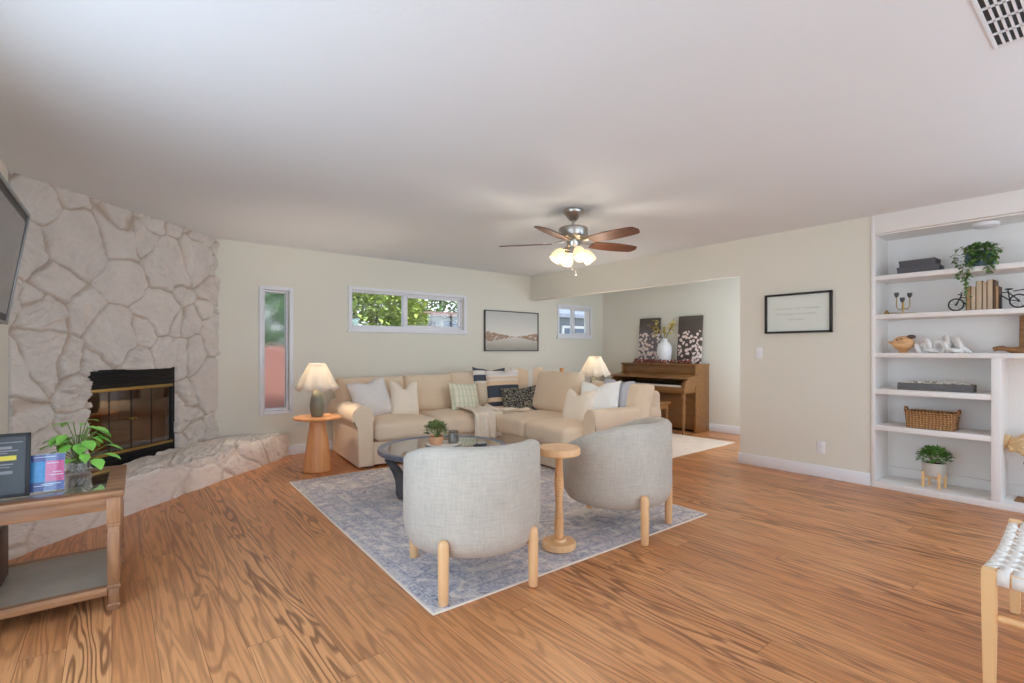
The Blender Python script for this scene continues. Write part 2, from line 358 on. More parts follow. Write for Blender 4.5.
# ------------------------------------------------------------------ geometry helpers
def smooth_auto(me, ang=40):
    bm = bmesh.new(); bm.from_mesh(me)
    for f in bm.faces: f.smooth = True
    for e in bm.edges:
        if len(e.link_faces) == 2:
            e.smooth = e.calc_face_angle(0) < R(ang)
        else: e.smooth = True
    bm.to_mesh(me); bm.free()
class MB:
    def __init__(s): s.bm = bmesh.new()
    def _xf(s, verts, loc=(0, 0, 0), rot=(0, 0, 0), sc=None):
        m = Matrix.Translation(loc) @ (Matrix.Rotation(rot[2], 4, 'Z') @ Matrix.Rotation(rot[1], 4, 'Y') @ Matrix.Rotation(rot[0], 4, 'X'))
        for v in verts:
            p = v.co
            if sc: p = Vector((p.x*sc[0], p.y*sc[1], p.z*sc[2]))
            v.co = m @ p
    def box(s, lo, hi, bev=0.0, seg=2, rot=None, pivot=None):
        c = [(a+d)/2 for a, d in zip(lo, hi)]; h = [abs(d-a) for a, d in zip(lo, hi)]
        t = bmesh.new(); bmesh.ops.create_cube(t, size=1.0)
        for v in t.verts: v.co = Vector((v.co.x*h[0], v.co.y*h[1], v.co.z*h[2]))
        if bev: bmesh.ops.bevel(t, geom=t.edges[:], offset=min(bev, min(h)*.49), segments=seg, profile=.5, affect='EDGES')
        if rot: s._xf(t.verts, c, rot)
        else: s._xf(t.verts, c)
        s.merge(t); return s
    def merge(s, t):
        me = bpy.data.meshes.new('tmp'); t.to_mesh(me); t.free(); s.bm.from_mesh(me); bpy.data.meshes.remove(me)
    def lathe(s, prof, seg=32, loc=(0, 0, 0), rot=(0, 0, 0), sc=None, ripple=None):
        rings = []; vs = []
        for (r, z) in prof:
            if r < 1e-5: v = s.bm.verts.new((0, 0, z)); rings.append([v]); vs.append(v); continue
            ring = []
            for k in range(seg):
                a = 2*math.pi*k/seg; rr = r*(ripple(a, z) if ripple else 1)
                v = s.bm.verts.new((rr*math.cos(a), rr*math.sin(a), z)); ring.append(v); vs.append(v)
            rings.append(ring)
        for a, c in zip(rings, rings[1:]):
            for k in range(seg):
                q = [a[k % len(a)], a[(k+1) % len(a)], c[(k+1) % len(c)], c[k % len(c)]]
                u = []
                for v in q:
                    if v not in u: u.append(v)
                if len(u) > 2: s.bm.faces.new(u)
        s._xf(vs, loc, rot, sc); return s
    def cyl(s, r, z0, z1, seg=24, loc=(0, 0, 0), rot=(0, 0, 0), bev=.002, r2=None):
        r2 = r if r2 is None else r2; bev = min(bev, abs(z1-z0)*.4, r*.5)
        return s.lathe([(0, z0), (r-bev, z0), (r, z0+bev), (r2, z1-bev), (r2-bev, z1), (0, z1)], seg, loc, rot)
    def ball(s, r, loc, sc=(1, 1, 1), seg=16, rot=(0, 0, 0)):
        n = max(6, seg//2)
        return s.lathe([(r*math.sin(math.pi*i/n) if 0 < i < n else 0, -r*math.cos(math.pi*i/n)) for i in range(n+1)], seg, loc, rot, sc)
    def tube(s, pts, r, seg=10, closed=False, flat=None):
        pts = [Vector(p) for p in pts]; n = len(pts); rings = []
        rad = r if callable(r) else (lambda t: r)
        prev = None
        for i, p in enumerate(pts):
            if closed: d = pts[(i+1) % n]-pts[i-1]
            else: d = pts[min(i+1, n-1)]-pts[max(i-1, 0)]
            d.normalize()
            if prev is None:
                u = d.orthogonal().normalized() if abs(d.z) > .95 else d.cross(Vector((0, 0, 1))).normalized()
            else:
                u = prev-d*prev.dot(d); u.normalize()
            prev = u; w = d.cross(u); rr = rad(i/max(1, n-1))
            fu, fw = flat if flat else (1, 1)
            rings.append([s.bm.verts.new(p+u*(rr*fu*math.cos(2*math.pi*k/seg))+w*(rr*fw*math.sin(2*math.pi*k/seg))) for k in range(seg)])
        m = n if closed else n-1
        for i in range(m):
            a, c = rings[i], rings[(i+1) % n]
            for k in range(seg): s.bm.faces.new([a[k], a[(k+1) % seg], c[(k+1) % seg], c[k]])
        if not closed:
            s.bm.faces.new(rings[0][::-1]); s.bm.faces.new(rings[-1])
        return s
    def grid(s, fn, nu, nv, wrap=False):
        vs = [[s.bm.verts.new(fn(i/nu, j/nv)) for j in range(nv+1)] for i in range(nu+(0 if wrap else 1))]
        n = len(vs)
        for i in range(nu):
            for j in range(nv):
                s.bm.faces.new([vs[i][j], vs[(i+1) % n][j], vs[(i+1) % n][j+1], vs[i][j+1]])
        return s
    def prism(s, poly, axis, a, c):
        """extrude a 2D polygon along an axis; poly holds the two other coordinates in xyz order"""
        def P(p, t):
            q = list(p); q.insert(axis, t); return q
        A = [s.bm.verts.new(P(p, a)) for p in poly]; D = [s.bm.verts.new(P(p, c)) for p in poly]; n = len(poly)
        for k in range(n): s.bm.faces.new([A[k], A[(k+1) % n], D[(k+1) % n], D[k]])
        s.bm.faces.new(A[::-1]); s.bm.faces.new(D); return s
    def leaf(s, p, d, size, w=.5, droop=.2):
        d = Vector(d).normalized(); u = d.cross(Vector((0, 0, 1)))
        if u.length < .1: u = Vector((1, 0, 0))
        u.normalize(); nrm = u.cross(d); p = Vector(p)
        pr = [(0, 0), (.25, .42), (.55, .5), (.82, .28), (1, 0)]
        mid = [s.bm.verts.new(p+d*size*t-Vector((0, 0, 1))*size*droop*t*t) for t, _ in pr]
        for sg in (1, -1):
            e = [s.bm.verts.new(p+d*size*t+u*sg*size*w*q+nrm*size*.07*(1 if q else 0)-Vector((0, 0, 1))*size*droop*t*t) for t, q in pr[1:-1]]
            ch = [mid[0]]+e+[mid[-1]]
            for i in range(len(ch)-1):
                f = [mid[i], mid[i+1], ch[i+1], ch[i]]; g = []
                for v in f:
                    if v not in g: g.append(v)
                if len(g) > 2: s.bm.faces.new(g if sg > 0 else g[::-1])
        return s
    def build(s, name, mat, parent=None, loc=None, rot=None, smooth=True, label=None, ang=40):
        bmesh.ops.recalc_face_normals(s.bm, faces=s.bm.faces[:])
        me = bpy.data.meshes.new(name); s.bm.to_mesh(me); s.bm.free()
        me.materials.append(M[mat] if isinstance(mat, str) else mat)
        if smooth: smooth_auto(me, ang)
        o = bpy.data.objects.new(name, me); COL.objects.link(o)
        if parent: o.parent = parent
        if loc: o.location = loc
        if rot: o.rotation_euler = rot
        if label: o['label'] = label
        return o
def tag(o, label, cat, group=None):
    o['label'] = label; o['category'] = cat
    if group: o['group'] = group
    return o
def thing(name, label, cat, loc=(0, 0, 0), rz=0.0, group=None, rot=None):
    o = bpy.data.objects.new(name, None); COL.objects.link(o); o.location = loc
    o.rotation_euler = rot if rot else (0, 0, rz); o.empty_display_size = .1
    return tag(o, label, cat, group)
def struct(name, mb, mat, **kw):
    o = mb.build(name, mat, **kw); o['kind'] = 'structure'; return o
def copy_tree(o, parent=None):
    c = o.copy(); COL.objects.link(c); c.parent = parent
    for ch in list(o.children): copy_tree(ch, c)
    return c
def bx(lo, hi, bev=0.0, **kw): return MB().box(lo, hi, bev, **kw)
def rnd(a, c): return random.uniform(a, c)
def vnoise(shape_pts, scale, seed):
    """smooth value noise at 2D points (n,2)"""
    rs = np.random.RandomState(seed); G = rs.rand(64, 64)
    p = shape_pts*scale+31.7; i = np.floor(p).astype(int); f = p-i; f = f*f*(3-2*f)
    g = lambda a, c: G[(i[:, 0]+a) % 64, (i[:, 1]+c) % 64]
    return (g(0, 0)*(1-f[:, 0])+g(1, 0)*f[:, 0])*(1-f[:, 1])+(g(0, 1)*(1-f[:, 0])+g(1, 1)*f[:, 0])*f[:, 1]
def fbm(p, scale, seed, n=4):
    return sum(vnoise(p, scale*2**k, seed+k)*.5**k for k in range(n))/sum(.5**k for k in range(n))

# ------------------------------------------------------------------ room shell
XL, XR, YB, YN, XA, H = -.55, 5.36, 6.22, -3.2, 7.15, 2.44
struct('floor', MB().box((XL-.15, YN-.15, -.12), (XA+.15, YB+.15, 0)), 'floor')
struct('ceiling', MB().box((XL-.15, YN-.15, H), (XA+.15, YB+.15, H+.12)), 'ceiling')
def wall_with_holes(name, axis, c0, c1, a0, a1, holes, mat='wall', z0=0.0, z1=H):
    """a wall in the plane across `axis` (0: x=c, 1: y=c) with rectangular openings (a0,a1,z0,z1)"""
    mb = MB(); cuts = sorted(set([a0, a1]+[h[0] for h in holes]+[h[1] for h in holes])); zc = sorted(set([z0, z1]+[h[2] for h in holes]+[h[3] for h in holes]))
    for p, q in zip(cuts, cuts[1:]):
        runs = []
        for r, t in zip(zc, zc[1:]):
            if any(h[0] <= p+1e-6 and q <= h[1]+1e-6 and h[2] <= r+1e-6 and t <= h[3]+1e-6 for h in holes): continue
            if runs and abs(runs[-1][1]-r) < 1e-6: runs[-1][1] = t
            else: runs.append([r, t])
        for r, t in runs:
            lo, hi = ([c0, p, r], [c1, q, t]) if axis == 0 else ([p, c0, r], [q, c1, t])
            mb.box(lo, hi)
    bmesh.ops.remove_doubles(mb.bm, verts=mb.bm.verts[:], dist=1e-5)
    return struct(name, mb, mat, smooth=False)
W1, W2, W3 = (1.345, 1.625, .53, 1.925), (2.37, 4.06, 1.53, 2.0), (6.01, 6.80, 1.50, 1.985)
wall_with_holes('wall_back', 1, YB, YB+.15, XL-.15, XA+.15, [W1, W2, W3])
wall_with_holes('wall_left', 0, XL-.15, XL, YN-.15, YB, [(.2, 2.7, .05, 2.1)])
wall_with_holes('wall_rear', 1, YN-.15, YN, XL, XA+.15, [(.0, 4.9, .25, 2.25)])
wall_with_holes('wall_right', 0, XR, XR+.12, 1.502, YB, [(2.71, YB, 0.0, 2.05)])
wall_with_holes('wall_right_rear', 0, XR, XR+.12, YN, -.85, [(-2.95, -.95, .3, 2.25)])
struct('wall_alcove_side', MB().box((XA, 2.4, 0), (XA+.15, YB, H)), 'wall')
wall_with_holes('wall_alcove_front', 1, 2.25, 2.40, XR+.12, XA+.15, [(5.6, 7.0, .4, 2.15)])
struct('wall_niche_back', MB().box((XR+.41, -.85, 0), (XR+.5, 2.25, H)), 'wall')
def base(name, lo, hi): struct(name, MB().box(lo, hi, .006), 'white_trim')
base('baseboard_right', (XR-.016, 1.502, 0), (XR, 2.71, .115))
base('baseboard_right_end', (XR-.016, 2.71, 0), (XR+.13, 2.726, .115))
base('baseboard_alcove', (XA-.016, 2.42, 0), (XA, YB, .115))
base('baseboard_back', (1.56, YB-.016, 0), (XA, YB, .115))

def window(n, w, mull=None, glassmat='glass_clear', sill=False):
    x0, x1, z0, z1 = w; t = .04
    fr = MB()
    # casing on the wall face
    cs = .042
    for lo, hi in (((x0-cs, YB-.018, z0-cs), (x0, YB, z1+cs)), ((x1, YB-.018, z0-cs), (x1+cs, YB, z1+cs)), ((x0, YB-.018, z1), (x1, YB, z1+cs)), ((x0, YB-.018, z0-cs), (x1, YB, z0))): fr.box(lo, hi, .004)
    if sill: fr.box((x0-cs-.02, YB-.035, z0-cs-.022), (x1+cs+.02, YB, z0-cs+.006), .005)
    # vinyl frame set in the reveal
    s = .026
    for lo, hi in (((x0, YB+.03, z0), (x0+s, YB+.1, z1)), ((x1-s, YB+.03, z0), (x1, YB+.1, z1)), ((x0+s, YB+.03, z1-s), (x1-s, YB+.1, z1)), ((x0+s, YB+.03, z0), (x1-s, YB+.1, z0+s))): fr.box(lo, hi, .003)
    if mull:
        fr.box((mull-.024, YB+.035, z0+s), (mull+.024, YB+.095, z1-s), .003)
    o = struct('window_%d' % n, fr, 'vinyl')
    g = bx((x0+s, YB+.06, z0+s), (x1-s, YB+.066, z1-s)).build('window_pane', glassmat, o, smooth=False)
    if mull:
        sb = MB(); a, c = mull+.024, x1-s
        for lo, hi in (((a, YB+.045, z0+s), (a+.02, YB+.085, z1-s)), ((c-.035, YB+.045, z0+s), (c, YB+.085, z1-s)), ((a, YB+.045, z1-s-.02), (c, YB+.085, z1-s)), ((a, YB+.045, z0+s), (c, YB+.085, z0+s+.02))): sb.box(lo, hi, .002)
        sb.build('sash', 'vinyl', o)
window(1, W1, None, 'frosted')
window(2, W2, 3.13, sill=True)
window(3, W3, 6.40, sill=True)
def opening_frame(name, axis, c, a0, a1, z0, z1, bars):
    mb = MB(); s = .05
    def add(p, q, r, t):
        if axis == 1: mb.box((p, c-.05, r), (q, c+.05, t), .004)
        else: mb.box((c-.05, p, r), (c+.05, q, t), .004)
    add(a0, a0+s, z0, z1); add(a1-s, a1, z0, z1); add(a0+s, a1-s, z1-s, z1); add(a0+s, a1-s, z0, z0+s)
    for k in bars: add(k-.03, k+.03, z0+s, z1-s)
    struct(name, mb, 'vinyl')
opening_frame('window_4', 1, YN-.06, 0, 4.9, .25, 2.25, (1.63, 3.27))
opening_frame('added_door_side', 0, XL-.07, 0.2, 2.7, .05, 2.1, (1.45,))  # unseen glass door, added to carry the side fill lamp
opening_frame('window_6', 0, XR+.06, -2.95, -.95, .3, 2.25, (-1.95,))  # unseen window, added to carry the right fill lamp
opening_frame('window_5', 1, 2.33, 5.6, 7.0, .4, 2.15, (6.3,))

# ------------------------------------------------------------------ stone chimney wall, diagonal across the corner
P0 = np.array([-.55, 4.79]); DW = np.array([.70711, .70711]); NW = np.array([.70711, -.70711])   # along, towards the room
LW = 2.03; FB = (.568, 1.49, .27, 1.07)                                                        # firebox opening
def stone_field(p, cell, seed, aspect=1.0):
    rs = np.random.RandomState(seed)
    q = p.copy(); q[:, 0] += (fbm(p, 3.0, seed+5)-.5)*.16; q[:, 1] += (fbm(p, 3.0, seed+9)-.5)*.16
    q = q/np.array([cell*aspect, cell]); ic = np.floor(q).astype(int)
    jit = rs.rand(128, 128, 3); d1 = np.full(len(q), 9.); d2 = np.full(len(q), 9.); cid = np.zeros(len(q))
    tilt = np.zeros((len(q), 2)); rel = np.zeros((len(q), 2))
    for a in range(-2, 3):
        for c in range(-2, 3):
            g = ic+[a, c]; J = jit[g[:, 0] % 128, g[:, 1] % 128]
            ctr = g+.5+(J[:, :2]-.5)*.95; d = np.hypot(*(q-ctr).T)+(((J[:, 2]*13.7) % 1)-.5)*.42
            new = d < d1; d2 = np.where(new, d1, np.minimum(d2, d)); d1 = np.where(new, d, d1); cid = np.where(new, J[:, 2], cid)
            rel[new] = (q-ctr)[new]; tilt[new] = (J[new][:, :2]-.5)
    edge = (d2-d1)*cell
    return edge, cid, (rel*tilt).sum(1)*cell
def relief(p, cell, seed, aspect=1.0, dome_h=.020, rough=.034, terr=.06):
    e, cid, tl = stone_field(p, cell, seed, aspect)
    ee = np.clip(e/.034, 0, 1); dome = ee*ee*(3-2*ee)
    lay = fbm(p+cid[:, None]*7, 9.0, seed+21, 5)
    an = cid*3.0; st = np.stack([p[:, 0]*np.cos(an)+p[:, 1]*np.sin(an), (-p[:, 0]*np.sin(an)+p[:, 1]*np.cos(an))*4], 1)
    chip = fbm(st, 6.0, seed+40, 4); ter = np.floor(chip*9)/9+np.clip((chip*9) % 1-.75, 0, 1)*.4
    rg = np.clip((cid*5) % 1*1.6-.3, .15, 1)                                  # some stones smooth, some layered and broken
    h = dome*dome_h+cid*.022*dome+tl*.09*dome+(lay-.5)*rough+(ter-.5)*terr*rg*dome
    crk = np.clip(1-np.abs(fbm(st+9, 3.2, seed+70, 3)-.5)/.016, 0, 1)*(rg > .55)*np.clip((fbm(p, 2.2, seed+80, 2)-.5)*8, 0, 1)
    h = h-crk*.016*dome
    return h, np.maximum(1-np.clip((e-.003)/.016, 0, 1), crk*.8)
def attr_mesh(name, verts, faces, mort, mat, parent=None):
    me = bpy.data.meshes.new(name); me.from_pydata([tuple(v) for v in verts], [], faces); me.materials.append(M[mat])
    a = me.attributes.new('mortar', 'FLOAT', 'POINT'); a.data.foreach_set('value', np.asarray(mort, dtype=np.float32))
    me.polygons.foreach_set('use_smooth', [True]*len(me.polygons)); me.update()
    o = bpy.data.objects.new(name, me); COL.objects.link(o)
    if parent: o.parent = parent
    return o
ns, nz = 240, 288
ss = np.linspace(0.0, LW, ns+1); zs = np.linspace(0, H, nz+1)
SS, ZZ = np.meshgrid(ss, zs, indexing='ij'); pts = np.stack([SS.ravel(), ZZ.ravel()], 1)
h, mort = relief(pts, .32, 11, 1.0, .022, .045, .085)
h = h-.012
near = (pts[:, 0] > FB[0]-.09) & (pts[:, 0] < FB[1]+.09) & (pts[:, 1] < FB[3]+.09)
h = np.where(near, np.maximum(h, -.012), h)
wob = (fbm(pts, 7.0, 77, 2)-.5)*.045
XY = P0+pts[:, :1]*DW+h[:, None]*NW
V = np.column_stack([XY, pts[:, 1]])
F = []
def inhole(k):
    s_, z_ = pts[k]; w_ = wob[k]
    return FB[0]+w_ < s_ < FB[1]+w_*.25 and FB[2]-.1 < z_ < FB[3]+w_*.5
hole = np.array([inhole(k) for k in range(len(pts))])
for i in range(ns):
    for j in range(nz):
        q = [i*(nz+1)+j, (i+1)*(nz+1)+j, (i+1)*(nz+1)+j+1, i*(nz+1)+j+1]
        if not all(hole[k] for k in q): F.append(q)
cnt = {}
for f in F:
    for a_, b_ in zip(f, f[1:]+f[:1]): cnt[(a_, b_)] = 1
V = list(map(tuple, V)); mort = list(mort); back = {}
def rear(k):                                                    # returns of the stone into the firebox opening
    if k not in back:
        back[k] = len(V); V.append((P0[0]+pts[k, 0]*DW[0]-.13*NW[0], P0[1]+pts[k, 0]*DW[1]-.13*NW[1], pts[k, 1])); mort.append(.0)
    return back[k]
for (a_, b_) in list(cnt):
    if (b_, a_) not in cnt: F.append([b_, a_, rear(a_), rear(b_)])
sw = attr_mesh('wall_fireplace', V, F, mort, 'stone'); sw['kind'] = 'structure'

# raised stone hearth
nq, nt_ = 230, 64
bk = [np.array([-.545, 4.80]), np.array([.885, 6.20]), np.array([1.50, 6.205])]
def backp(q): return bk[0]+(bk[1]-bk[0])*q/.68 if q < .68 else bk[1]+(bk[2]-bk[1])*(q-.68)/.32
f0, f1 = np.array([-.545, 4.045]), np.array([1.615, 6.185])
hv, hp = [], []
HT = .282
for i in range(nq+1):
    q = i/nq; A_, F_ = backp(q), f0+(f1-f0)*q; L = np.hypot(*(F_-A_)); u = (F_-A_)/max(L, 1e-6)
    for j in range(nt_+1):
        t = j/nt_
        if t < .6: d, zz, nn = L*t/.6, HT, (0, 1)
        elif t < .68:
            a = (t-.6)/.08*math.pi/2; d, zz, nn = L-.03+.03*math.sin(a)-(1-math.sin(a))*0, HT-.03+.03*math.cos(a), (math.sin(a), math.cos(a))
            d = max(d, L*.9)
        else: d, zz, nn = L, (HT-.03)*(1-(t-.68)/.32), (1, 0)
        hv.append((A_, u, d, zz, nn)); hp.append((q*3.0, (d if t < .64 else L+HT-zz)+3))
hp = np.array(hp); hh, hm = relief(hp, .42, 31, 1.5, .010, .045, .03)
hm = hm*.5; hh = hh*1.1-.02
V = []
for (A_, u, d, zz, nn), e in zip(hv, hh):
    xy = A_+u*(d+nn[0]*e); V.append((min(max(xy[0], XL+.004), 9), min(xy[1], YB-.004), max(.0, zz+nn[1]*e)))
F = [[i*(nt_+1)+j, i*(nt_+1)+j+1, (i+1)*(nt_+1)+j+1, (i+1)*(nt_+1)+j] for i in range(nq) for j in range(nt_)]
he = attr_mesh('hearth', V, F, hm, 'hearth_stone'); tag(he, 'low raised whitewashed stone hearth ledge running below the fireplace', 'hearth')

# fireplace insert: local x along the wall, y into the wall
fc = P0+DW*(FB[0]+FB[1])/2-NW*.03
fp = thing('fireplace', 'black metal fireplace insert with brass trimmed glass doors set in stone wall', 'fireplace', (fc[0], fc[1], .27), R(45))
hw = (FB[1]-FB[0])/2+.015
mb = MB()
mb.box((-hw-.06, .005, .62), (hw+.06, .05, .84), .004); mb.box((-hw-.06, .005, -.03), (hw+.06, .05, .075), .004); mb.box((hw-.055, .005, .075), (hw+.06, .05, .62), .003); mb.box((-hw-.06, .005, .075), (-hw+.03, .05, .62), .003)
mb.build('surround', 'steel_black', fp)
mb = MB()
for k in range(4): mb.box((-hw+.02, -.004, .665+k*.03), (hw-.03, .012, .683+k*.03), .003, rot=(R(25), 0, 0))
mb.build('upper_louver', 'steel_black', fp)
mb = MB()
for k in range(3): mb.box((-hw+.02, -.004, -.005+k*.024), (hw-.03, .012, .009+k*.024), .003, rot=(R(25), 0, 0))
mb.build('lower_louver', 'steel_black', fp)
bx((-hw+.03, -.008, .612), (hw-.05, .012, .637), .003).build('brass_trim', 'brass', fp, label='upper brass trim bar')
bx((-hw+.03, -.008, .075), (hw-.05, .012, .098), .003).build('brass_trim', 'brass', fp, label='lower brass trim bar')
for k in range(4):
    a = -hw+.032+k*(2*hw-.09)/4; c = a+(2*hw-.09)/4-.004
    g = bx((a, .018, .1), (c, .024, .61)).build('glass_door', 'glass_door', fp, smooth=False)
    if k in (1, 2):
        kx = c-.02 if k == 1 else a+.02
        MB().cyl(.008, -.02, .018, 12, (kx, 0, .36), (R(90), 0, 0)).build('door_knob', 'brass', g)
    wd = .0035 if k == 2 else .0012
    bx((a-wd, .014, .1), (a+wd, .026, .61)).build('door_stile', 'black', g)
mb = MB()
mb.box((-hw+.03, .42, 0), (hw-.05, .44, .66)); mb.prism([(-hw+.03, .05), (-hw+.05, .05), (-hw+.2, .42), (-hw+.17, .42)], 2, 0, .66); mb.prism([(hw-.05, .05), (hw-.07, .05), (hw-.22, .42), (hw-.2, .42)], 2, 0, .66)
mb.box((-hw+.03, .05, .03), (hw-.05, .44, .055)); mb.box((-hw+.03, .05, .65), (hw-.05, .44, .67))
mb.build('firebox', 'brick', fp, smooth=False)
for k, (a, zz, rz) in enumerate(((-.12, .16, .1), (.12, .17, -.2), (0, .27, .05))):
    MB().lathe([(0, -.24), (.045, -.24), (.052, -.1), (.048, .12), (.046, .24), (0, .24)], 14, (a*.6, .2+k*.06, zz), (0, R(90), rz)).build('log', 'bark', fp)
mb = MB()
for k in range(6): mb.tube([(-.3+k*.12, .12, .09), (-.3+k*.12, .34, .09), (-.3+k*.12, .35, .12)], .007, 8)
mb.tube([(-.33, .14, .085), (.33, .14, .085)], .008, 8); mb.tube([(-.33, .33, .085), (.33, .33, .085)], .008, 8)
mb.build('log_grate', 'black', fp)

# ------------------------------------------------------------------ main rug and alcove rug
def rug(name, corners, t, mat, edge, label, nu=48, nv=60, wav=.0025):
    c = sum((Vector((p[0], p[1], 0)) for p in corners), Vector())/4
    def at(u, v):
        a, b_, c_, d = [Vector((p[0], p[1], 0)) for p in corners]
        return (a*(1-u)+b_*u)*(1-v)+(d*(1-u)+c_*u)*v-c
    def top(u, v):
        p = at(u, v); e = min(u, 1-u, v, 1-v)
        return (p.x, p.y, t+(wav*math.sin(9*u+2)*math.sin(11*v) if e > .02 else 0))
    rt = MB().grid(top, nu, nv)
    ring = []
    for k in range(nu+1): ring.append((k/nu, 0))
    for k in range(1, nv+1): ring.append((1, k/nv))
    for k in range(nu-1, -1, -1): ring.append((k/nu, 1))
    for k in range(nv-1, 0, -1): ring.append((0, k/nv))
    if edge:
        o = rt.build(name, mat, loc=c); tag(o, label, 'rug')
        MB().tube([tuple(at(u, v)+Vector((0, 0, t*.62))) for u, v in ring], .0085, 8, True, flat=(1, .55)).build('binding', edge, o)
    else:
        o = rt.build(name, mat, loc=c); tag(o, label, 'rug')
        MB().tube([tuple(at(u, v)+Vector((0, 0, t*.5))) for u, v in ring], .007, 6, True, flat=(1, .6)).build('fringe', mat, o)
    return o
rug('area_rug', [(1.16, 2.03), (3.46, 2.005), (3.585, 4.88), (1.285, 4.90)], .008, 'rug', 'rug_edge', 'large distressed blue grey area rug under the tub chairs and coffee table')
rug('alcove_rug', [(4.93, 3.31), (6.46, 3.34), (6.44, 5.75), (4.91, 5.72)], .007, 'rug2', None, 'plain cream rug on the alcove floor in front of the piano', 24, 30)

# ------------------------------------------------------------------ soft goods
def cushion(mb, lo, hi, r=.06, crown=.03, peak=.0, n=14):
    c = Vector([(a+d)/2 for a, d in zip(lo, hi)]); hx = Vector([(d-a)/2 for a, d in zip(lo, hi)])
    t = bmesh.new(); bmesh.ops.create_cube(t, size=2.0); bmesh.ops.subdivide_edges(t, edges=t.edges[:], cuts=n, use_grid_fill=True)
    for v in t.verts:
        u = Vector([math.copysign(abs(a)**.8, a) for a in v.co])
        P = Vector((u.x*hx.x, u.y*hx.y, u.z*hx.z)); q = Vector([max(-(h-r), min(h-r, a)) for a, h in zip(P, hx)])
        d = P-q
        if d.length > 1e-6: P = q+d.normalized()*r
        e = [1-min(1, abs(P[k]/hx[k]))**2 for k in range(3)]
        if peak:                                   # knife-edged loose cushion: corners stand up, faces belly out
            P.z += math.copysign(peak*(.3*e[0]*e[1]+1.0*(1-e[0])**2-.3), P.z)*min(1, abs(P.z/hx.z)); P.y *= .45+.55*min(1, (e[0]*3)**.5)*min(1, (e[2]*3)**.5)
            P.x += math.copysign(.012*math.sin(9*P.z+c.x), P.x)*(1-e[0])
        else: P.z += math.copysign(crown*e[0]*e[1], P.z) if abs(P.z) > hx.z*.3 else 0
        P.y += (math.copysign(crown*.6*e[0]*e[2], P.y)); P.x += math.copysign(crown*.5*e[1]*e[2], P.x)
        P.z += .004*math.sin(17*P.x+3*c.x)*math.sin(13*P.y+c.y)
        v.co = P+c
    mb.merge(t); return mb
def pillow_mesh(w, h, t, dent=0.0, seed=0, n=22):
    rs = random.Random(seed); ph = [rs.uniform(0, 6) for _ in range(4)]
    mb = MB()
    def side(sg):
        def f(u, v):
            a, c = 2*u-1, 2*v-1
            pin = .075
            x = w/2*a*(1-pin*(1-a*a)*0-pin*(1-c*c)*0-.07*(1-(abs(c)**3))*abs(a)**3)
            z = h/2*c*(1-.07*(1-(abs(a)**3))*abs(c)**3)
            th = t/2*max(0, (1-a**4))**.55*max(0, (1-c**4))**.55
            th *= 1+.07*math.sin(5*a+ph[0])*math.sin(4*c+ph[1])
            if dent and c > -.2:
                k = math.exp(-(a/.42)**2)*max(0, c+.2)/1.2
                z -= dent*k*k*1.4; th *= 1-.25*k
            z += .006*math.sin(6*a+ph[2])
            return (x, sg*th, z)
        return f
    mb.grid(side(-1), n, n); mb.grid(side(1), n, n)
    bmesh.ops.remove_doubles(mb.bm, verts=mb.bm.verts[:], dist=1e-4)
    return mb
SA = R(-6); SO = Vector((1.98, 4.99, 0))
def sw_(la, lb, z=0.0): return (SO.x+la*math.cos(SA)-lb*math.sin(SA), SO.y+la*math.sin(SA)+lb*math.cos(SA), z)
sofa = thing('sectional_sofa', 'tan fabric L-shaped sectional sofa with rolled arms in the room corner', 'sofa', SO, SA)
FT = M['sofa_fab']
mb = MB(); mb.box((.06, .03, .022), (2.74, 1.13, .27), .02); mb.box((1.66, -1.5, .022), (2.74, .05, .27), .02); mb.build('base', FT, sofa)
for la, lb in ((.12, .08), (.12, 1.05), (1.72, -1.42), (2.66, -1.42), (2.66, 1.05), (1.72, .08)): bx((la-.03, lb-.03, 0), (la+.03, lb+.03, .03), .004).build('foot', 'dark_wood', sofa)
def arm_profile():
    p = [(.155, .022), (.155, .50)]
    for k in range(0, 15):
        a = R(-25+k*(235/14)); p.append((.045+.112*math.cos(a), .54+.112*math.sin(a)))
    p += [(.0, .44), (.0, .022)]
    return p
pr = arm_profile()
mb = MB(); mb.prism(pr, 1, .0, 1.12); bmesh.ops.bevel(mb.bm, geom=[e for e in mb.bm.edges if all(abs(v.co.y) < 1e-4 for v in e.verts)], offset=.012, segments=2, affect='EDGES')
mb.build('arm', FT, sofa, ang=30)
mb = MB(); mb.prism([(-1.55+(a if a > 0 else a*.5), z) for a, z in pr], 0, 1.80, 2.72); bmesh.ops.bevel(mb.bm, geom=[e for e in mb.bm.edges if all(abs(v.co.x-1.80) < 1e-4 for v in e.verts)], offset=.012, segments=2, affect='EDGES')
mb.build('arm', FT, sofa, ang=30)
mb = MB(); mb.box((.05, .98, .05), (2.78, 1.15, .80), .05, seg=4); mb.box((2.60, -1.54, .05), (2.78, 1.1, .80), .05, seg=4); mb.build('back_frame', FT, sofa)
for lo, hi in (((.172, -.05, .275), (.872, .80, .47)), ((.902, -.05, .275), (1.60, .80, .47)), ((1.63, .05, .275), (2.45, .85, .47)), ((1.575, -.655, .275), (2.42, .02, .47)), ((1.575, -1.39, .275), (2.42, -.69, .47))):
    cushion(MB(), lo, hi, .05, .03).build('seat_cushion', FT, sofa)
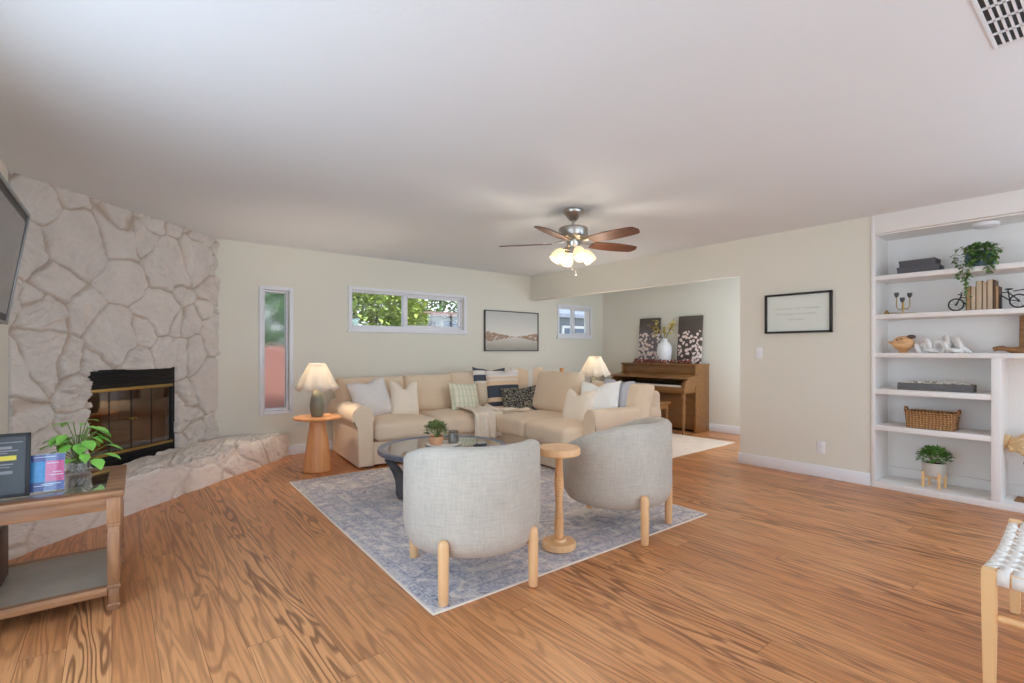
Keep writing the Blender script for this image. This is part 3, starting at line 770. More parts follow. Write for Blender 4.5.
for (cx, cy, w, hgt, rz, tilt) in ((.38, .82, .78, .45, 0, 14), (1.115, .82, .61, .46, 0, 14), (1.78, .85, .66, .48, 0, 14), (2.38, .64, .58, .48, -40, 12), (2.40, -.22, .78, .51, -90, 15), (2.51, -1.17, .84, .42, -90, 12)):
    mb = MB(); cushion(mb, (-w/2, -.10, -hgt/2), (w/2, .10, hgt/2), .035, .05, peak=.03)
    mb.build('back_cushion', FT, sofa, (cx, cy, .45+hgt/2), (R(-tilt), 0, R(rz)))

def throw_pillow(mat, w, h, t, la, lb, z, rz, tilt, roll, label, dent=0.0, seed=0):
    o = pillow_mesh(w, h, t, dent, seed).build('throw_pillow', mat, None, sw_(la, lb, z))
    m = Matrix.Rotation(SA+R(rz), 4, 'Z') @ Matrix.Rotation(R(-tilt), 4, 'X') @ Matrix.Rotation(R(roll), 4, 'Y')
    o.rotation_euler = m.to_euler()
    return tag(o, label, 'pillow', 'throw pillows on the sectional sofa')
throw_pillow('pl_blue', .47, .48, .17, .29, .53, .67, 4, 22, -10, 'blue grey square throw pillow beside the left rolled arm of the sofa', .02, 1)
throw_pillow('pl_cream', .35, .44, .15, .665, .47, .655, -2, 16, 2, 'small cream throw pillow with dented top beside the blue grey one', .07, 2)
throw_pillow('pl_plaid', .43, .40, .14, 1.47, .50, .632, 8, 20, 4, 'pale green plaid throw pillow near the sofa corner', .01, 3)
throw_pillow('pl_back', .50, .54, .15, 1.96, .70, .735, -4, 14, 3, 'throw pillow with navy and white bands over dots, behind the tan banded one', .02, 4)
throw_pillow('pl_front', .46, .54, .15, 2.07, .54, .71, -22, 14, -2, 'tall throw pillow with broad navy and tan horizontal bands in the sofa corner', .02, 5)
throw_pillow('pl_floral', .53, .42, .15, 2.18, .26, .565, -32, 24, -5, 'black floral lumbar throw pillow in front of the navy banded pillow', .01, 6)
throw_pillow('pl_stripe', .46, .44, .12, 2.40, .47, .79, -38, 12, 0, 'beige throw pillow with a white stripe tucked at the back of the sofa corner', .02, 7)
throw_pillow('pl_cream', .42, .44, .16, 2.08, -1.0, .60, -84, 20, -3, 'white throw pillow with dented top on the right end of the sofa', .06, 8)
throw_pillow('pl_pale', .48, .44, .16, 2.22, -1.17, .69, -72, 20, -4, 'pale blue throw pillow leaning beside the right sofa arm', .04, 9)
throw_pillow('pl_grey', .38, .38, .12, 2.40, -1.24, .735, -75, 16, 6, 'darker grey throw pillow half hidden behind the pale blue one', .02, 10)

# cream throw draped over the seat corner
def blanket(u, v):
    # u along the width, v from the back over the edge down to the hem
    w = u-.5
    if v < .5: lb = .46-.53*(v/.5); z = .505; la = 1.47+w*(.38+.20*(.5-v)) + .10*(.5-v)*1.6
    elif v < .6:
        a = (v-.5)/.1*math.pi/2; lb = -.07-.03*math.sin(a); z = .505-.03*(1-math.cos(a)); la = 1.47+w*.38
    else: lb = -.105-.015*(v-.6); z = .475-.27*(v-.6)/.4*(1-.12*abs(w)); la = 1.47+w*(.38-.10*(v-.6))
    fold = .021*math.sin(u*21+1.2*math.sin(v*5))+.008*math.sin(u*9+v*3)
    if v < .5: z += .012+fold*.9
    else: lb -= .012+fold
    return sw_(la, lb, z)
mb = MB().grid(blanket, 60, 44)
bl = mb.build('throw_blanket', 'throw', ang=80); tag(bl, 'cream knitted throw blanket draped over the front edge of the sofa seat', 'blanket')
md = bl.modifiers.new('thickness', 'SOLIDIFY'); md.thickness = .008; md.offset = 0
def tail(u, v):
    la = 1.58+.42*v; lb = .0-.16*v+(u-.5)*(.2-.1*v); z = .515+.018*math.sin(u*16+v*3)*(1-.4*v)+.008*math.sin(v*14)
    return sw_(la, lb, z)
t2 = MB().grid(tail, 24, 20).build('throw_tail', 'throw', bl, ang=80); md = t2.modifiers.new('thickness', 'SOLIDIFY'); md.thickness = .008; md.offset = 0

# ------------------------------------------------------------------ tub chairs
def tub_chair(label, loc, rz):
    ch = thing('tub_chair', label, 'armchair', loc, rz, 'tub chairs on the rug')     # local +y is the way it faces
    Ro, th, zb = .375, .10, .19
    mb = MB(); n = 64; span = 142
    secs = []
    for k in range(n+1):
        f = -span+2*span*k/n; a = R(f)-math.pi/2                       # f=0 at the back (-y)
        g = max(0, (abs(f)-42)/(span-42)); zt = .745-.180*g**1.6
        endk = max(0, (abs(f)-(span-6))/6); shr = 1-.0*endk
        prof = [(Ro-th, zb+.02), (Ro-th-.004, zt-.045), (Ro-th+.014, zt-.014), (Ro-th/2, zt), (Ro-.016, zt-.010), (Ro-.002, zt-.03), (Ro, zt-.2), (Ro, zb+.13), (Ro-.010, zb+.065), (Ro-.035, zb+.02), (Ro-.075, zb)]
        secs.append([mb.bm.verts.new((r*math.cos(a), r*math.sin(a), z)) for r, z in prof])
    m = len(secs[0])
    for p, q in zip(secs, secs[1:]):
        for k in range(m): mb.bm.faces.new([p[k], p[(k+1) % m], q[(k+1) % m], q[k]])
    mb.bm.faces.new(secs[0]); mb.bm.faces.new(secs[-1][::-1])
    mb.build('shell', 'chair_fab', ch, (.014, -.008, 0), ang=50)
    MB().lathe([(0, zb-.005), (Ro-.09, zb-.005), (Ro-.045, zb+.03), (Ro-.03, zb+.11), (Ro-.05, zb+.13), (0, zb+.13)], 56).build('base', 'chair_fab', ch, (.014, -.008, 0))
    MB().lathe([(0, .335), (Ro-.10, .335), (Ro-.085, .35), (Ro-.08, .41), (Ro-.10, .435), (Ro-.16, .447), (0, .452)], 48, (.014, .012, 0)).build('seat_cushion', 'chair_fab', ch)
    for sx in (-1, 1):
        for sy in (-1, 1):
            x, y = sx*.24, sy*.305
            MB().lathe([(0, 0), (.021, 0), (.024, .004), (.026, .1), (.0265, .28), (.022, .297), (.012, .306), (0, .309)], 24, (x, y, 0)).build('leg', 'oak', ch)
    return ch
def yaw_to(dx, dy): return math.atan2(-dx, dy)
tub_chair('grey linen tub chair in front, its back hiding part of the round coffee table', (1.545, 2.306, .009), yaw_to(.25, .97))
tub_chair('grey linen tub chair in front of the sofa arm, beyond the wooden pedestal table', (2.745, 2.285, .009), yaw_to(-.29, .96))

# pedestal drink table
t = thing('pedestal_table', 'slim turned oak pedestal drink table standing between the two tub chairs', 'side table', (2.158, 2.232, .009))
MB().lathe([(0, 0), (.098, 0), (.106, .006), (.106, .036), (.100, .042), (.04, .044), (0, .044)], 40).build('base', 'oak', t)
pr = [(0, .04), (.05, .04), (.042, .06)]
for k in range(40): zz = .06+k*.0128; pr += [(.022+.004*math.sin(k*.30), zz), (.027+.004*math.sin(k*.30), zz+.0064)]
pr += [(.03, .578), (0, .578)]
MB().lathe(pr, 28).build('column', 'oak', t, ang=20)
MB().lathe([(0, .575), (.124, .575), (.132, .582), (.132, .612), (.126, .62), (0, .62)], 44).build('tabletop', 'oak', t)

# round coffee table
t = thing('coffee_table', 'round dark wood coffee table with glass top and curved legs on the rug', 'coffee table', (2.222, 3.715, .009))
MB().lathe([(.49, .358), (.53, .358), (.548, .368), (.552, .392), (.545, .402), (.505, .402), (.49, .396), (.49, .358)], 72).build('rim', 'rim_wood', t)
MB().lathe([(0, .386), (.506, .386), (.508, .39), (.506, .3955), (0, .3955)], 64).build('glass_top', 'glass_dark', t)
for k in range(4):
    a = R(178+90*k); ca, sa = math.cos(a), math.sin(a)
    pth = []
    for i in range(15):
        q = i/14; r = .50-.17*math.sin(q*math.pi*.62)**1.0 if True else 0; r = .505-.13*(q**1.5)
        r -= .06*math.sin(math.pi*q); pth.append((r*ca, r*sa, .36*(1-q)+.012*q))
    MB().tube(pth, lambda q: .026+.026*q*q*(3-2*q)-(.02*max(0, q-.85)/.15), 14, flat=(.8, 1.2)).build('leg', 'dark_wood', t)
mb = MB()
for k in range(2):
    a = R(178+90*k); mb.tube([(-.40*math.cos(a), -.40*math.sin(a), .045), (.0, 0, .05), (.40*math.cos(a), .40*math.sin(a), .045)], .018, 10)
mb.build('stretcher', 'dark_wood', t)
ZT = .009+.4025

def bushy(mb, c, rx, rz, n, size, w=.5, up=.3):
    for k in range(n):
        a = rnd(0, 6.283); e = math.asin(rnd(-.35, 1)); r = rnd(.55, 1.0)
        p = (c[0]+rx*r*math.cos(a)*math.cos(e), c[1]+rx*r*math.sin(a)*math.cos(e), c[2]+rz*r*math.sin(e))
        mb.leaf(p, (math.cos(a)*math.cos(e)+rnd(-.6, .6), math.sin(a)*math.cos(e)+rnd(-.6, .6), math.sin(e)+up+rnd(-.4, .4)), size*rnd(.7, 1.2), w)
# things on the coffee table
tr = MB().lathe([(0, .0), (.15, .0), (.156, .004), (.156, .008), (.15, .009), (0, .006)], 40).build('tray', 'pot_cream', None, (2.27, 3.80, .3955+.009)); tag(tr, 'flat round cream tray under plant and candle on the coffee table', 'tray')
pl = thing('potted_plant', 'small bushy sage green plant in a terracotta bowl on the coffee table', 'potted plant', (2.21, 3.82, .3955+.0155))
MB().lathe([(0, 0), (.045, 0), (.058, .02), (.066, .05), (.062, .068), (.056, .066), (.056, .055), (0, .055)], 32).build('pot', 'terracotta', pl)
mb = MB(); bushy(mb, (0, 0, .12), .095, .08, 330, .031, .8); mb.build('foliage', 'leaf_grey', pl)
mb = MB()
for k in range(12): a = rnd(0, 6.28); r = rnd(.03, .08); mb.tube([(0, 0, .05), (r*.5*math.cos(a), r*.5*math.sin(a), .1), (r*math.cos(a), r*math.sin(a), .16)], .0022, 6)
mb.build('stem', 'stem', pl)
M['jar_glass'] = glass('grey_jar_glass', (.74, .74, .73, 1), .07)
cd = thing('candle', 'grey glass jar candle beside the small plant on the coffee table', 'candle', (2.355, 3.775, .3955+.0155))
MB().lathe([(0, .0), (.043, .0), (.047, .004), (.047, .108), (.044, .108), (.043, .008), (0, .008)], 32).build('jar', 'jar_glass', cd)
MB().lathe([(0, .0085), (.0425, .0085), (.0425, .080), (0, .080)], 28).build('wax', 'pot_cream', cd)
MB().cyl(.0015, .08, .092, 8).build('wick', 'black', cd)

# ------------------------------------------------------------------ lamp table and lamps
t = thing('lamp_table', 'round honey wood side table with conical base, left of the sofa arm', 'side table', (1.645, 5.24, 0))
MB().lathe([(0, 0), (.134, 0), (.142, .008), (.14, .03), (.072, .52), (.068, .532), (0, .532)], 48).build('cone_base', 'teak', t)
MB().lathe([(0, .528), (.222, .528), (.234, .536), (.236, .545), (.230, .553), (0, .553)], 56).build('tabletop', 'teak', t, label='reddish round tabletop')
def table_lamp(label, loc, watt):
    l = thing('table_lamp', label, 'lamp', loc, 0, 'table lamps beside the sofa')
    MB().lathe([(0, 0), (.046, 0), (.054, .006), (.066, .06), (.070, .11), (.064, .18), (.048, .24), (.028, .27), (.018, .278), (0, .278)], 40, ripple=lambda a, z: 1+.018*math.cos(18*a)).build('lamp_base', 'lamp_base', l)
    MB().cyl(.009, .255, .36, 14).build('stem', 'brass', l)
    pr = [(.208, .278), (.180, .338), (.146, .415), (.110, .485), (.080, .54)]
    o = MB().lathe(pr, 96, ripple=lambda a, z: 1+.075*math.cos(10*a)*(1-(z-.278)/.28)).build('lamp_shade', 'shade', l, label='scalloped cream shade glowing warm')
    for v in o.data.vertices:
        k = max(0, 1-(v.co.z-.278)/.07); v.co.z += .016*math.cos(10*math.atan2(v.co.y, v.co.x))*k
    md = o.modifiers.new('thickness', 'SOLIDIFY'); md.thickness = .002
    mb = MB(); mb.ball(.028, (0, 0, .39), (1, 1, 1.25)); mb.build('bulb', 'bulb', l)
    p = lamp('POINT', 'lamp_light', (0, 0, .44), watt*2.4, (1, .85, .68), shadow_soft_size=.03); p.parent = l
    return l
table_lamp('lit table lamp with scalloped shade and dark ceramic base beside the left sofa arm', (1.64, 5.24, .553), 6.0)
t = thing('sofa_table', 'narrow white console table standing behind the right side of the sofa', 'side table', (5.17, 4.95, 0))
bx((-.16, -.68, .60), (.16, .68, .63), .004).build('tabletop', 'white_trim', t)
for sx in (-1, 1):
    for sy in (-1, 1): bx((sx*.14-.02, sy*.65-.02, 0), (sx*.14+.02, sy*.65+.02, .60), .003).build('leg', 'white_trim', t)
table_lamp('lit table lamp with scalloped shade glowing behind the right side of the sofa', (5.2, 4.67, .61), 6.0)
t = thing('candlestick', 'small turned wooden candlestick just showing above the sofa back cushion', 'candlestick', (5.12, 5.24, .63))
MB().lathe([(0, 0), (.05, 0), (.05, .012), (.018, .03), (.014, .15), (.024, .2), (.014, .24), (.026, .28), (.03, .30), (.03, .345), (0, .345)], 24).build('stick', 'teak', t)

# ------------------------------------------------------------------ ceiling fan
FANX, FANY = 3.122, 3.052
fan = thing('ceiling_fan', 'brushed nickel ceiling fan with brown wooden blades and lit glass shades', 'ceiling fan', (FANX, FANY, H), 0)
MB().lathe([(0, 0), (.088, 0), (.090, -.008), (.080, -.03), (.055, -.065), (.034, -.085), (.026, -.09), (0, -.09)], 40).build('canopy', 'nickel', fan)
MB().cyl(.0125, -.15, -.08, 16).build('downrod', 'nickel', fan)
MB().lathe([(0, -.140), (.03, -.140), (.06, -.148), (.118, -.152), (.126, -.16), (.126, -.225), (.118, -.238), (.09, -.25), (.06, -.262), (.055, -.315), (.045, -.33), (0, -.33)], 48).build('motor_housing', 'nickel', fan)
for k in range(5):
    a = R(168+72*k)+CAM_YAW
    def outline(q):
        return .058+.016*math.sin(math.pi*min(1, q*1.05))-(0 if q < .93 else .05*((q-.93)/.07)**2)
    mb = MB(); nn = 24; top, bot = [], []
    pts2 = [(.19+.47*i/nn, outline(i/nn)) for i in range(nn+1)]
    poly = [(x, w) for x, w in pts2]+[(x, -w) for x, w in pts2[::-1]]
    mb.prism(poly, 2, -.004, .004)
    bl = mb.build('blade', 'blade', fan, (0, 0, -.283), ang=30)
    bl.rotation_euler = (Matrix.Rotation(a, 4, 'Z') @ Matrix.Rotation(R(-13), 4, 'X')).to_euler()
    mb = MB(); mb.prism([(.08, .015), (.16, .012), (.20, .03), (.26, .028), (.275, 0), (.26, -.028), (.20, -.03), (.16, -.012), (.08, -.015)], 2, .004, .011)
    mb.tube([(.08, 0, .02), (.13, 0, .012), (.17, 0, .008)], .009, 8)
    mb.build('blade_arm', 'nickel', bl)
mb = MB(); mb.lathe([(0, -.325), (.05, -.325), (.062, -.335), (.062, -.355), (.04, -.375), (.012, -.385), (0, -.385)], 32)
mb.build('light_kit', 'nickel', fan)
for k in range(4):
    a = R(15+90*k)+CAM_YAW; ca, sa = math.cos(a), math.sin(a)
    MB().tube([(.045*ca, .045*sa, -.345), (.085*ca, .085*sa, -.338), (.105*ca, .105*sa, -.352)], .009, 10).build('lamp_arm', 'nickel', fan)
    sh = MB().lathe([(.022, 0), (.03, -.006), (.047, -.04), (.056, -.085), (.052, -.118), (.050, -.118), (.053, -.085), (.044, -.04), (.026, -.008)], 32).build('glass_shade', 'fan_shade', fan, (.098*ca, .098*sa, -.345))
    sh.rotation_euler = (Matrix.Rotation(a, 4, 'Z') @ Matrix.Rotation(R(-38), 4, 'Y')).to_euler()
    MB().ball(.024, (0, 0, -.07), (1, 1, 1.3)).build('bulb', 'bulb', sh)
    p = lamp('POINT', 'fan_light', (.19*ca, .19*sa, -.53), 3.2, (1, .88, .70), shadow_soft_size=.05); p.parent = fan
for q, dx, L in ((0, -.03, .14), (1, .01, .18)):
    pc = MB().tube([(dx, -.02, -.37), (dx, -.02, -.37-L)], .001, 6).build('pull_chain', 'nickel', fan)
    MB().ball(.005, (dx, -.02, -.38-L), (1, 1, 1.8)).build('pull_knob', 'nickel', pc)

# ceiling return-air vent
vt = thing('ceiling_vent', 'white ceiling return vent with rows of narrow slots', 'vent', (2.755, .348, H))
VX, VY = .92, .46
mb = MB()
for lo, hi in (((-VX, -.002, -.004), (.025, .012, 0)), ((-VX, -VY, -.004), (.025, -VY+.03, 0)), ((-.002, -VY+.03, -.004), (.025, -.002, 0)), ((-VX, -VY+.03, -.004), (-VX+.03, -.002, 0))): mb.box(lo, hi, .001)
mb.build('frame', 'ceiling', vt)
mb = MB()
for k in range(1, 8): mb.box((-.002-k*.112-.005, -VY+.03, -.007), (-.002-k*.112+.005, -.002, -.001))
for k in range(1, 22): mb.box((-VX+.03, -.002-k*.0195-.0038, -.007), (-.002, -.002-k*.0195+.0038, -.001))
mb.build('grille', 'white_trim', vt, smooth=False)
bx((-VX+.03, -VY+.03, -.0012), (-.002, -.002, -.0004)).build('duct_dark_sheet', 'black', vt, smooth=False)  # black sheet paints the duct's darkness behind the slots, no hole is cut

# ------------------------------------------------------------------ pictures, switch, outlet
p = thing('landscape_picture', 'framed muted beach landscape print hanging on the back wall', 'picture', (4.97, YB, 1.535))
mb = MB(); fw, fh = .545, .315
for lo, hi in (((-fw, -.035, -fh), (-fw+.014, 0, fh)), ((fw-.014, -.035, -fh), (fw, 0, fh)), ((-fw, -.035, fh-.014), (fw, 0, fh)), ((-fw, -.035, -fh), (fw, 0, -fh+.014))): mb.box(lo, hi, .002)
mb.build('frame', 'dark_wood', p)
bx((-fw+.014, -.022, -fh+.014), (fw-.014, -.004, fh-.014)).build('print', 'landscape', p, smooth=False)
p = thing('quote_picture', 'black framed handwritten quote on white paper hanging on the right wall', 'picture', (XR, 2.12, 1.602))
mb = MB(); fw, fh = .312, .20
for lo, hi in (((-.035, -fw, -fh), (0, -fw+.02, fh)), ((-.035, fw-.02, -fh), (0, fw, fh)), ((-.035, -fw, fh-.02), (0, fw, fh)), ((-.035, -fw, -fh), (0, fw, -fh+.02))): mb.box(lo, hi, .002)
mb.build('frame', 'black', p)
bx((-.012, -fw+.02, -fh+.02), (-.003, fw-.02, fh-.02)).build('paper', 'paper', p, smooth=False)
mb = MB()
def scrawl(y0, y1, z, hgt):
    pts = []; n = int(abs(y1-y0)/.004); ph = rnd(0, 6)
    for k in range(n+1):
        q = k/n; amp = hgt*(.5+.5*abs(math.sin(k*.13+ph))); pts.append((-.0128, y0+(y1-y0)*q+.004*math.cos(k*1.1), z+amp*math.sin(k*1.1)))
    mb.tube(pts, .0011, 5)
for z, words in ((.045, ((.21, .05), (.02, -.03), (-.06, -.20))), (-.01, ((.20, .165), (.14, .03), (-.0, -.05), (-.07, -.17))), (-.065, ((.08, .03), (.015, -.06)))):
    for y0, y1 in words: scrawl(y0, y1, z, .011)
mb.build('handwriting', 'ink', p)
bx((-.017, -fw+.02, -fh+.02), (-.0155, fw-.02, fh-.02)).build('glass', 'picture_glass', p, smooth=False)
p = thing('light_switch', 'white light switch plate on the right wall below the quote picture', 'switch', (XR, 2.50, 1.20))
bx((-.006, -.036, -.058), (0, .036, .058), .003).build('plate', 'white_trim', p); bx((-.010, -.016, -.033), (-.004, .016, .033), .002).build('rocker', 'vinyl', p)
p = thing('wall_outlet', 'white electrical outlet plate low on the right wall', 'outlet', (XR, 1.908, .288))
bx((-.006, -.036, -.058), (0, .036, .058), .003).build('plate', 'white_trim', p)
for z in (-.022, .022): MB().cyl(.016, 0, .003, 20, (-.008, 0, z), (0, R(90), 0)).build('socket', 'vinyl', p)

# ------------------------------------------------------------------ built-in bookcase in the right wall
D = .40; Y1, Y0 = 1.492, -.85
bc = thing('bookcase', 'white built-in bookcase with open shelves set in the right wall', 'bookcase', (XR, 0, 0))
bx((.375, Y0, 0), (D, Y1, H), .0).build('back_panel', 'white', bc, smooth=False)
mb = MB(); mb.box((-.012, Y1-.024, 0), (.03, Y1+.006, H), .003); mb.box((.03, Y1-.02, 0), (.375, Y1+.005, H)); mb.build('side_panel', 'white', bc)
mb = MB(); mb.box((-.012, Y0, 0), (.03, Y0+.055, H), .003); mb.box((.03, Y0, 0), (.375, Y0+.02, H)); mb.build('side_panel', 'white', bc)
bx((-.013, Y0+.055, 2.273), (.03, Y1-.024, H), .003).build('fascia', 'white', bc)
bx((.03, Y0+.02, 2.262), (.375, Y1-.02, 2.285)).build('top_board', 'white', bc, smooth=False)
bx((-.012, Y0+.055, 0), (.03, Y1-.024, .055), .003).build('plinth', 'white', bc)
for z, th, ya, yb in ((1.895, .042, Y0+.02, Y1-.02), (1.548, .04, Y0+.02, Y1-.02), (1.205, .04, Y0+.02, Y1-.02), (.882, .045, .70, Y1-.02), (.558, .045, .70, Y1-.02), (.056, .03, Y0+.02, Y1-.02)):
    fx0 = -.008 if z > .1 else .03
    bx((fx0, ya, z-th), (.376, yb, z), .003).build('shelf', 'white', bc)
bx((-.013, .655, .055), (.376, .71, 1.165), .003).build('divider', 'white', bc)
bx((.35, .71, .056), (.375, Y1-.02, .14), .003).build('inner_baseboard', 'white', bc)
bx((.35, Y0+.02, .056), (.375, .655, .14), .003).build('inner_baseboard', 'white', bc)
lt = thing('puck_light', 'round white puck light under the top board of the bookcase', 'light', (XR+.19, .77, 2.262))
MB().lathe([(0, -.034), (.07, -.034), (.084, -.026), (.086, 0), (0, 0)], 36).build('housing', 'white_trim', lt)
MB().lathe([(0, -.037), (.058, -.037), (.06, -.033), (0, -.033)], 32).build('lens', 'vinyl', lt)

S1, S2, S3, S4, S5, S6 = 1.895, 1.548, 1.205, .882, .558, .056
def lid_box(name, label, loc, rz, w, d, h):
    o = thing(name, label, 'box', loc, rz, 'dark storage boxes on the top shelf')
    bx((-d/2, -w/2, 0), (d/2, w/2, h*.62), .002).build('body', 'charcoal', o); bx((-d/2-.003, -w/2-.003, h*.6), (d/2+.003, w/2+.003, h), .002).build('lid', 'charcoal', o)
lid_box('storage_box', 'lower and larger dark grey flat storage box on the top shelf', (5.53, 1.185, S1), R(2), .285, .21, .062)
lid_box('storage_box', 'smaller dark grey flat box stacked on the larger one on the top shelf', (5.53, 1.19, S1+.062), R(-2), .245, .18, .058)
# trailing plant
t = thing('trailing_plant', 'trailing ivy-like plant in a teal planter hanging over the top shelf edge', 'potted plant', (5.47, .79, S1))
bx((-.055, -.085, 0), (.055, .085, .125), .01).build('planter', 'teal', t)
bx((-.048, -.078, .12), (.048, .078, .128)).build('soil', 'soil', t)
mb = MB(); bushy(mb, (0, 0, .13), .09, .06, 190, .036, .75, .1)
sm = MB()
for (ty, tx, L) in ((.06, -.11, .44), (.05, -.12, .36), (.075, -.125, .26), (.035, -.13, .20), (.02, -.12, .10), (-.02, -.12, .08), (-.06, -.12, .20), (-.085, -.115, .15), (-.11, -.10, .10), (.13, -.08, .2)):
    pts = []; nseg = 14
    for i in range(nseg+1):
        q = i/nseg
        if q < .3: pts.append((tx*q/.3, ty*(.5+.5*q/.3), .12+.05*math.sin(q/.3*math.pi*.8)))
        else: pts.append((tx-.012*math.sin(9*q), ty+.012*math.sin(7*q+ty*40), .13-L*(q-.3)/.7))
    sm.tube(pts, .0018, 5)
    for i in range(3, nseg+1):
        for _ in range(3): mb.leaf(pts[i], (rnd(-1, .2), rnd(-1, 1), rnd(-.8, .3)), rnd(.024, .04), .75)
mb.build('foliage', 'leaf_dark', t); sm.build('vine', 'stem', t)
# candelabra and snuffer
t = thing('candelabra', 'small brass three-armed candelabra on the second shelf', 'candlestick', (5.50, 1.298, S2))
mb = MB(); mb.cyl(.035, 0, .008, 24); mb.cyl(.006, .008, .13, 12); mb.build('base', 'brass', t)
for k, (dy, dx, hz) in enumerate(((.05, 0, .185), (-.045, .0, .175), (.0, -.03, .135))):
    mb = MB(); mb.tube([(0, 0, .05), (dx*.7, dy*.7, .048), (dx, dy, .07), (dx, dy, hz-.02)], .0045, 8); mb.build('arm', 'brass', t)
    MB().lathe([(0, hz-.03), (.008, hz-.03), (.018, hz-.01), (.018, hz+.012), (.014, hz+.012), (.012, hz-.005), (0, hz-.005)], 18, (dx, dy, 0)).build('candle_cup', 'dark_wood', t)
t = thing('candle_snuffer', 'thin brass candle snuffer lying in front of the candelabra', 'snuffer', (5.42, 1.30, S2))
MB().tube([(0, .085, .014), (0, .0, .006), (0, -.11, .004)], .004, 8).build('handle', 'brass', t)
MB().lathe([(.004, .04), (.016, .02), (.024, 0), (.021, 0), (.013, .02), (.002, .036)], 20, (0, .10, .0)).build('bell', 'brass', t)
# bicycle bookends and books
def wheel(mb, c, r):
    mb.tube([(c[0], c[1]+r*math.cos(2*math.pi*k/36), c[2]+r*math.sin(2*math.pi*k/36)) for k in range(36)], .0055, 8, True)
    mb.ball(.008, c, seg=8)
BX = 5.475
t = thing('bicycle_bookend', 'black metal bookend of a bicycle front wheel and handlebar on the second shelf', 'bookend', (BX, .938, S2), 0, 'bicycle bookends on the second shelf')
mb = MB(); wheel(mb, (0, 0, .058), .048); mb.build('wheel', 'black', t)
mb = MB()
for k in range(8): a = k*math.pi/4+.2; mb.tube([(0, 0, .058), (0, .046*math.cos(a), .058+.046*math.sin(a))], .0008, 4)
mb.build('spokes', 'black', t)
mb = MB(); mb.tube([(0, 0, .058), (0, -.028, .115), (0, -.034, .138)], .005, 8); mb.tube([(0, -.012, .142), (0, -.034, .138), (0, -.038, .15)], .0045, 8); mb.tube([(-.03, -.034, .152), (.03, -.034, .152)], .004, 8); mb.tube([(0, -.028, .112), (0, -.066, .112)], .0045, 8); mb.tube([(0, -.026, .10), (0, -.064, .055)], .0045, 8); mb.build('fork', 'black', t)
mb = MB(); mb.box((-.03, -.066, 0), (.03, .05, .006), .001); mb.box((-.03, -.070, 0), (.03, -.064, .12), .001); mb.build('plate', 'black', t)
t = thing('bicycle_bookend', 'black metal bookend of a bicycle rear wheel and saddle on the second shelf', 'bookend', (BX, .60, S2), 0, 'bicycle bookends on the second shelf')
mb = MB(); wheel(mb, (0, -.03, .062), .050); mb.build('wheel', 'black', t)
mb = MB()
for k in range(8): a = k*math.pi/4+.2; mb.tube([(0, -.03, .062), (0, -.03+.048*math.cos(a), .062+.048*math.sin(a))], .0008, 4)
mb.build('spokes', 'black', t)
mb = MB(); mb.tube([(0, -.03, .068), (0, .03, .135)], .0045, 8); mb.tube([(0, .03, .15), (0, .02, .07), (0, -.03, .068)], .0045, 8); mb.tube([(0, .03, .135), (0, .066, .135)], .0045, 8); mb.tube([(0, .02, .07), (0, .066, .11)], .0045, 8); mb.tube([(0, .0, .14), (0, -.075, .15)], .004, 8); mb.build('frame', 'black', t)
MB().ball(.02, (0, .025, .158), (.7, 1.25, .35)).build('saddle', 'black', t)
mb = MB(); mb.box((-.03, -.09, 0), (.03, .068, .006), .001); mb.box((-.03, .065, 0), (.03, .071, .12), .001); mb.build('plate', 'black', t)
yb = .866
bk_ = [(.024, .20, 'book_b', 'yellowish tan book partly under the trailing vine, first in the row'), (.026, .195, 'book_a', 'short beige book, second in the row between the bicycle bookends'), (.032, .235, 'book_a', 'tall beige book, third in the row between the bicycle bookends'), (.024, .225, 'book_a', 'beige book just left of the tallest book between the bookends'), (.03, .24, 'book_a', 'tallest beige book between the bicycle bookends'), (.010, .235, 'book_c', 'thin dark brown book right of the tallest book'), (.018, .185, 'book_b', 'short brown book next to the rear wheel bookend')]
tot = sum(q[0] for q in bk_); sc = (yb-.678)/tot
for w, hgt, cm, lb in bk_:
    w *= sc; t = thing('book', lb, 'book', (5.50, yb-w/2, S2), 0, 'books between the bicycle bookends')
    mb = MB(); mb.box((-.08, -w/2, 0), (.08, -w/2+.0025, hgt), .0008); mb.box((-.08, w/2-.0025, 0), (.08, w/2, hgt), .0008); mb.build('cover', 'book_c', t); bx((-.083, -w/2+.003, .001), (-.0775, w/2-.003, hgt-.001), .001).build('spine', cm, t)
    bx((-.077, -w/2+.0026, .004), (.075, w/2-.0026, hgt-.004)).build('pages', 'pages', t)
    yb -= w+.0005
# shelf three: bird, chain, driftwood, frame
t = thing('wooden_bird', 'round carved wooden bird with dark tail on the middle shelf', 'figurine', (5.50, 1.30, S3))
mb = MB(); mb.ball(.066, (0, 0, .084), (.85, 1.25, 1.0), 24); mb.lathe([(.0, 0), (.018, 0), (.006, .035), (0, .04)], 14, (0, .078, .09), (R(-80), 0, 0)); mb.build('body', 'wood_bird', t)
MB().lathe([(0, 0), (.034, 0), (.036, .01), (.022, .024), (0, .024)], 20).build('foot', 'wood_bird', t)
MB().ball(.024, (-.01, -.06, .142), (.9, 1.4, .75), 14).build('tail', 'bird_dark', t)
mb = MB()
for q in ((-.05, .035, .115), (-.054, .0, .125)): mb.ball(.007, q, (.5, 1, 1), 10)
mb.build('eye', 'bird_dark', t)
t = thing('chain_ornament', 'pale grey chunky chain link ornament lying on the middle shelf', 'ornament', (5.50, 1.03, S3))
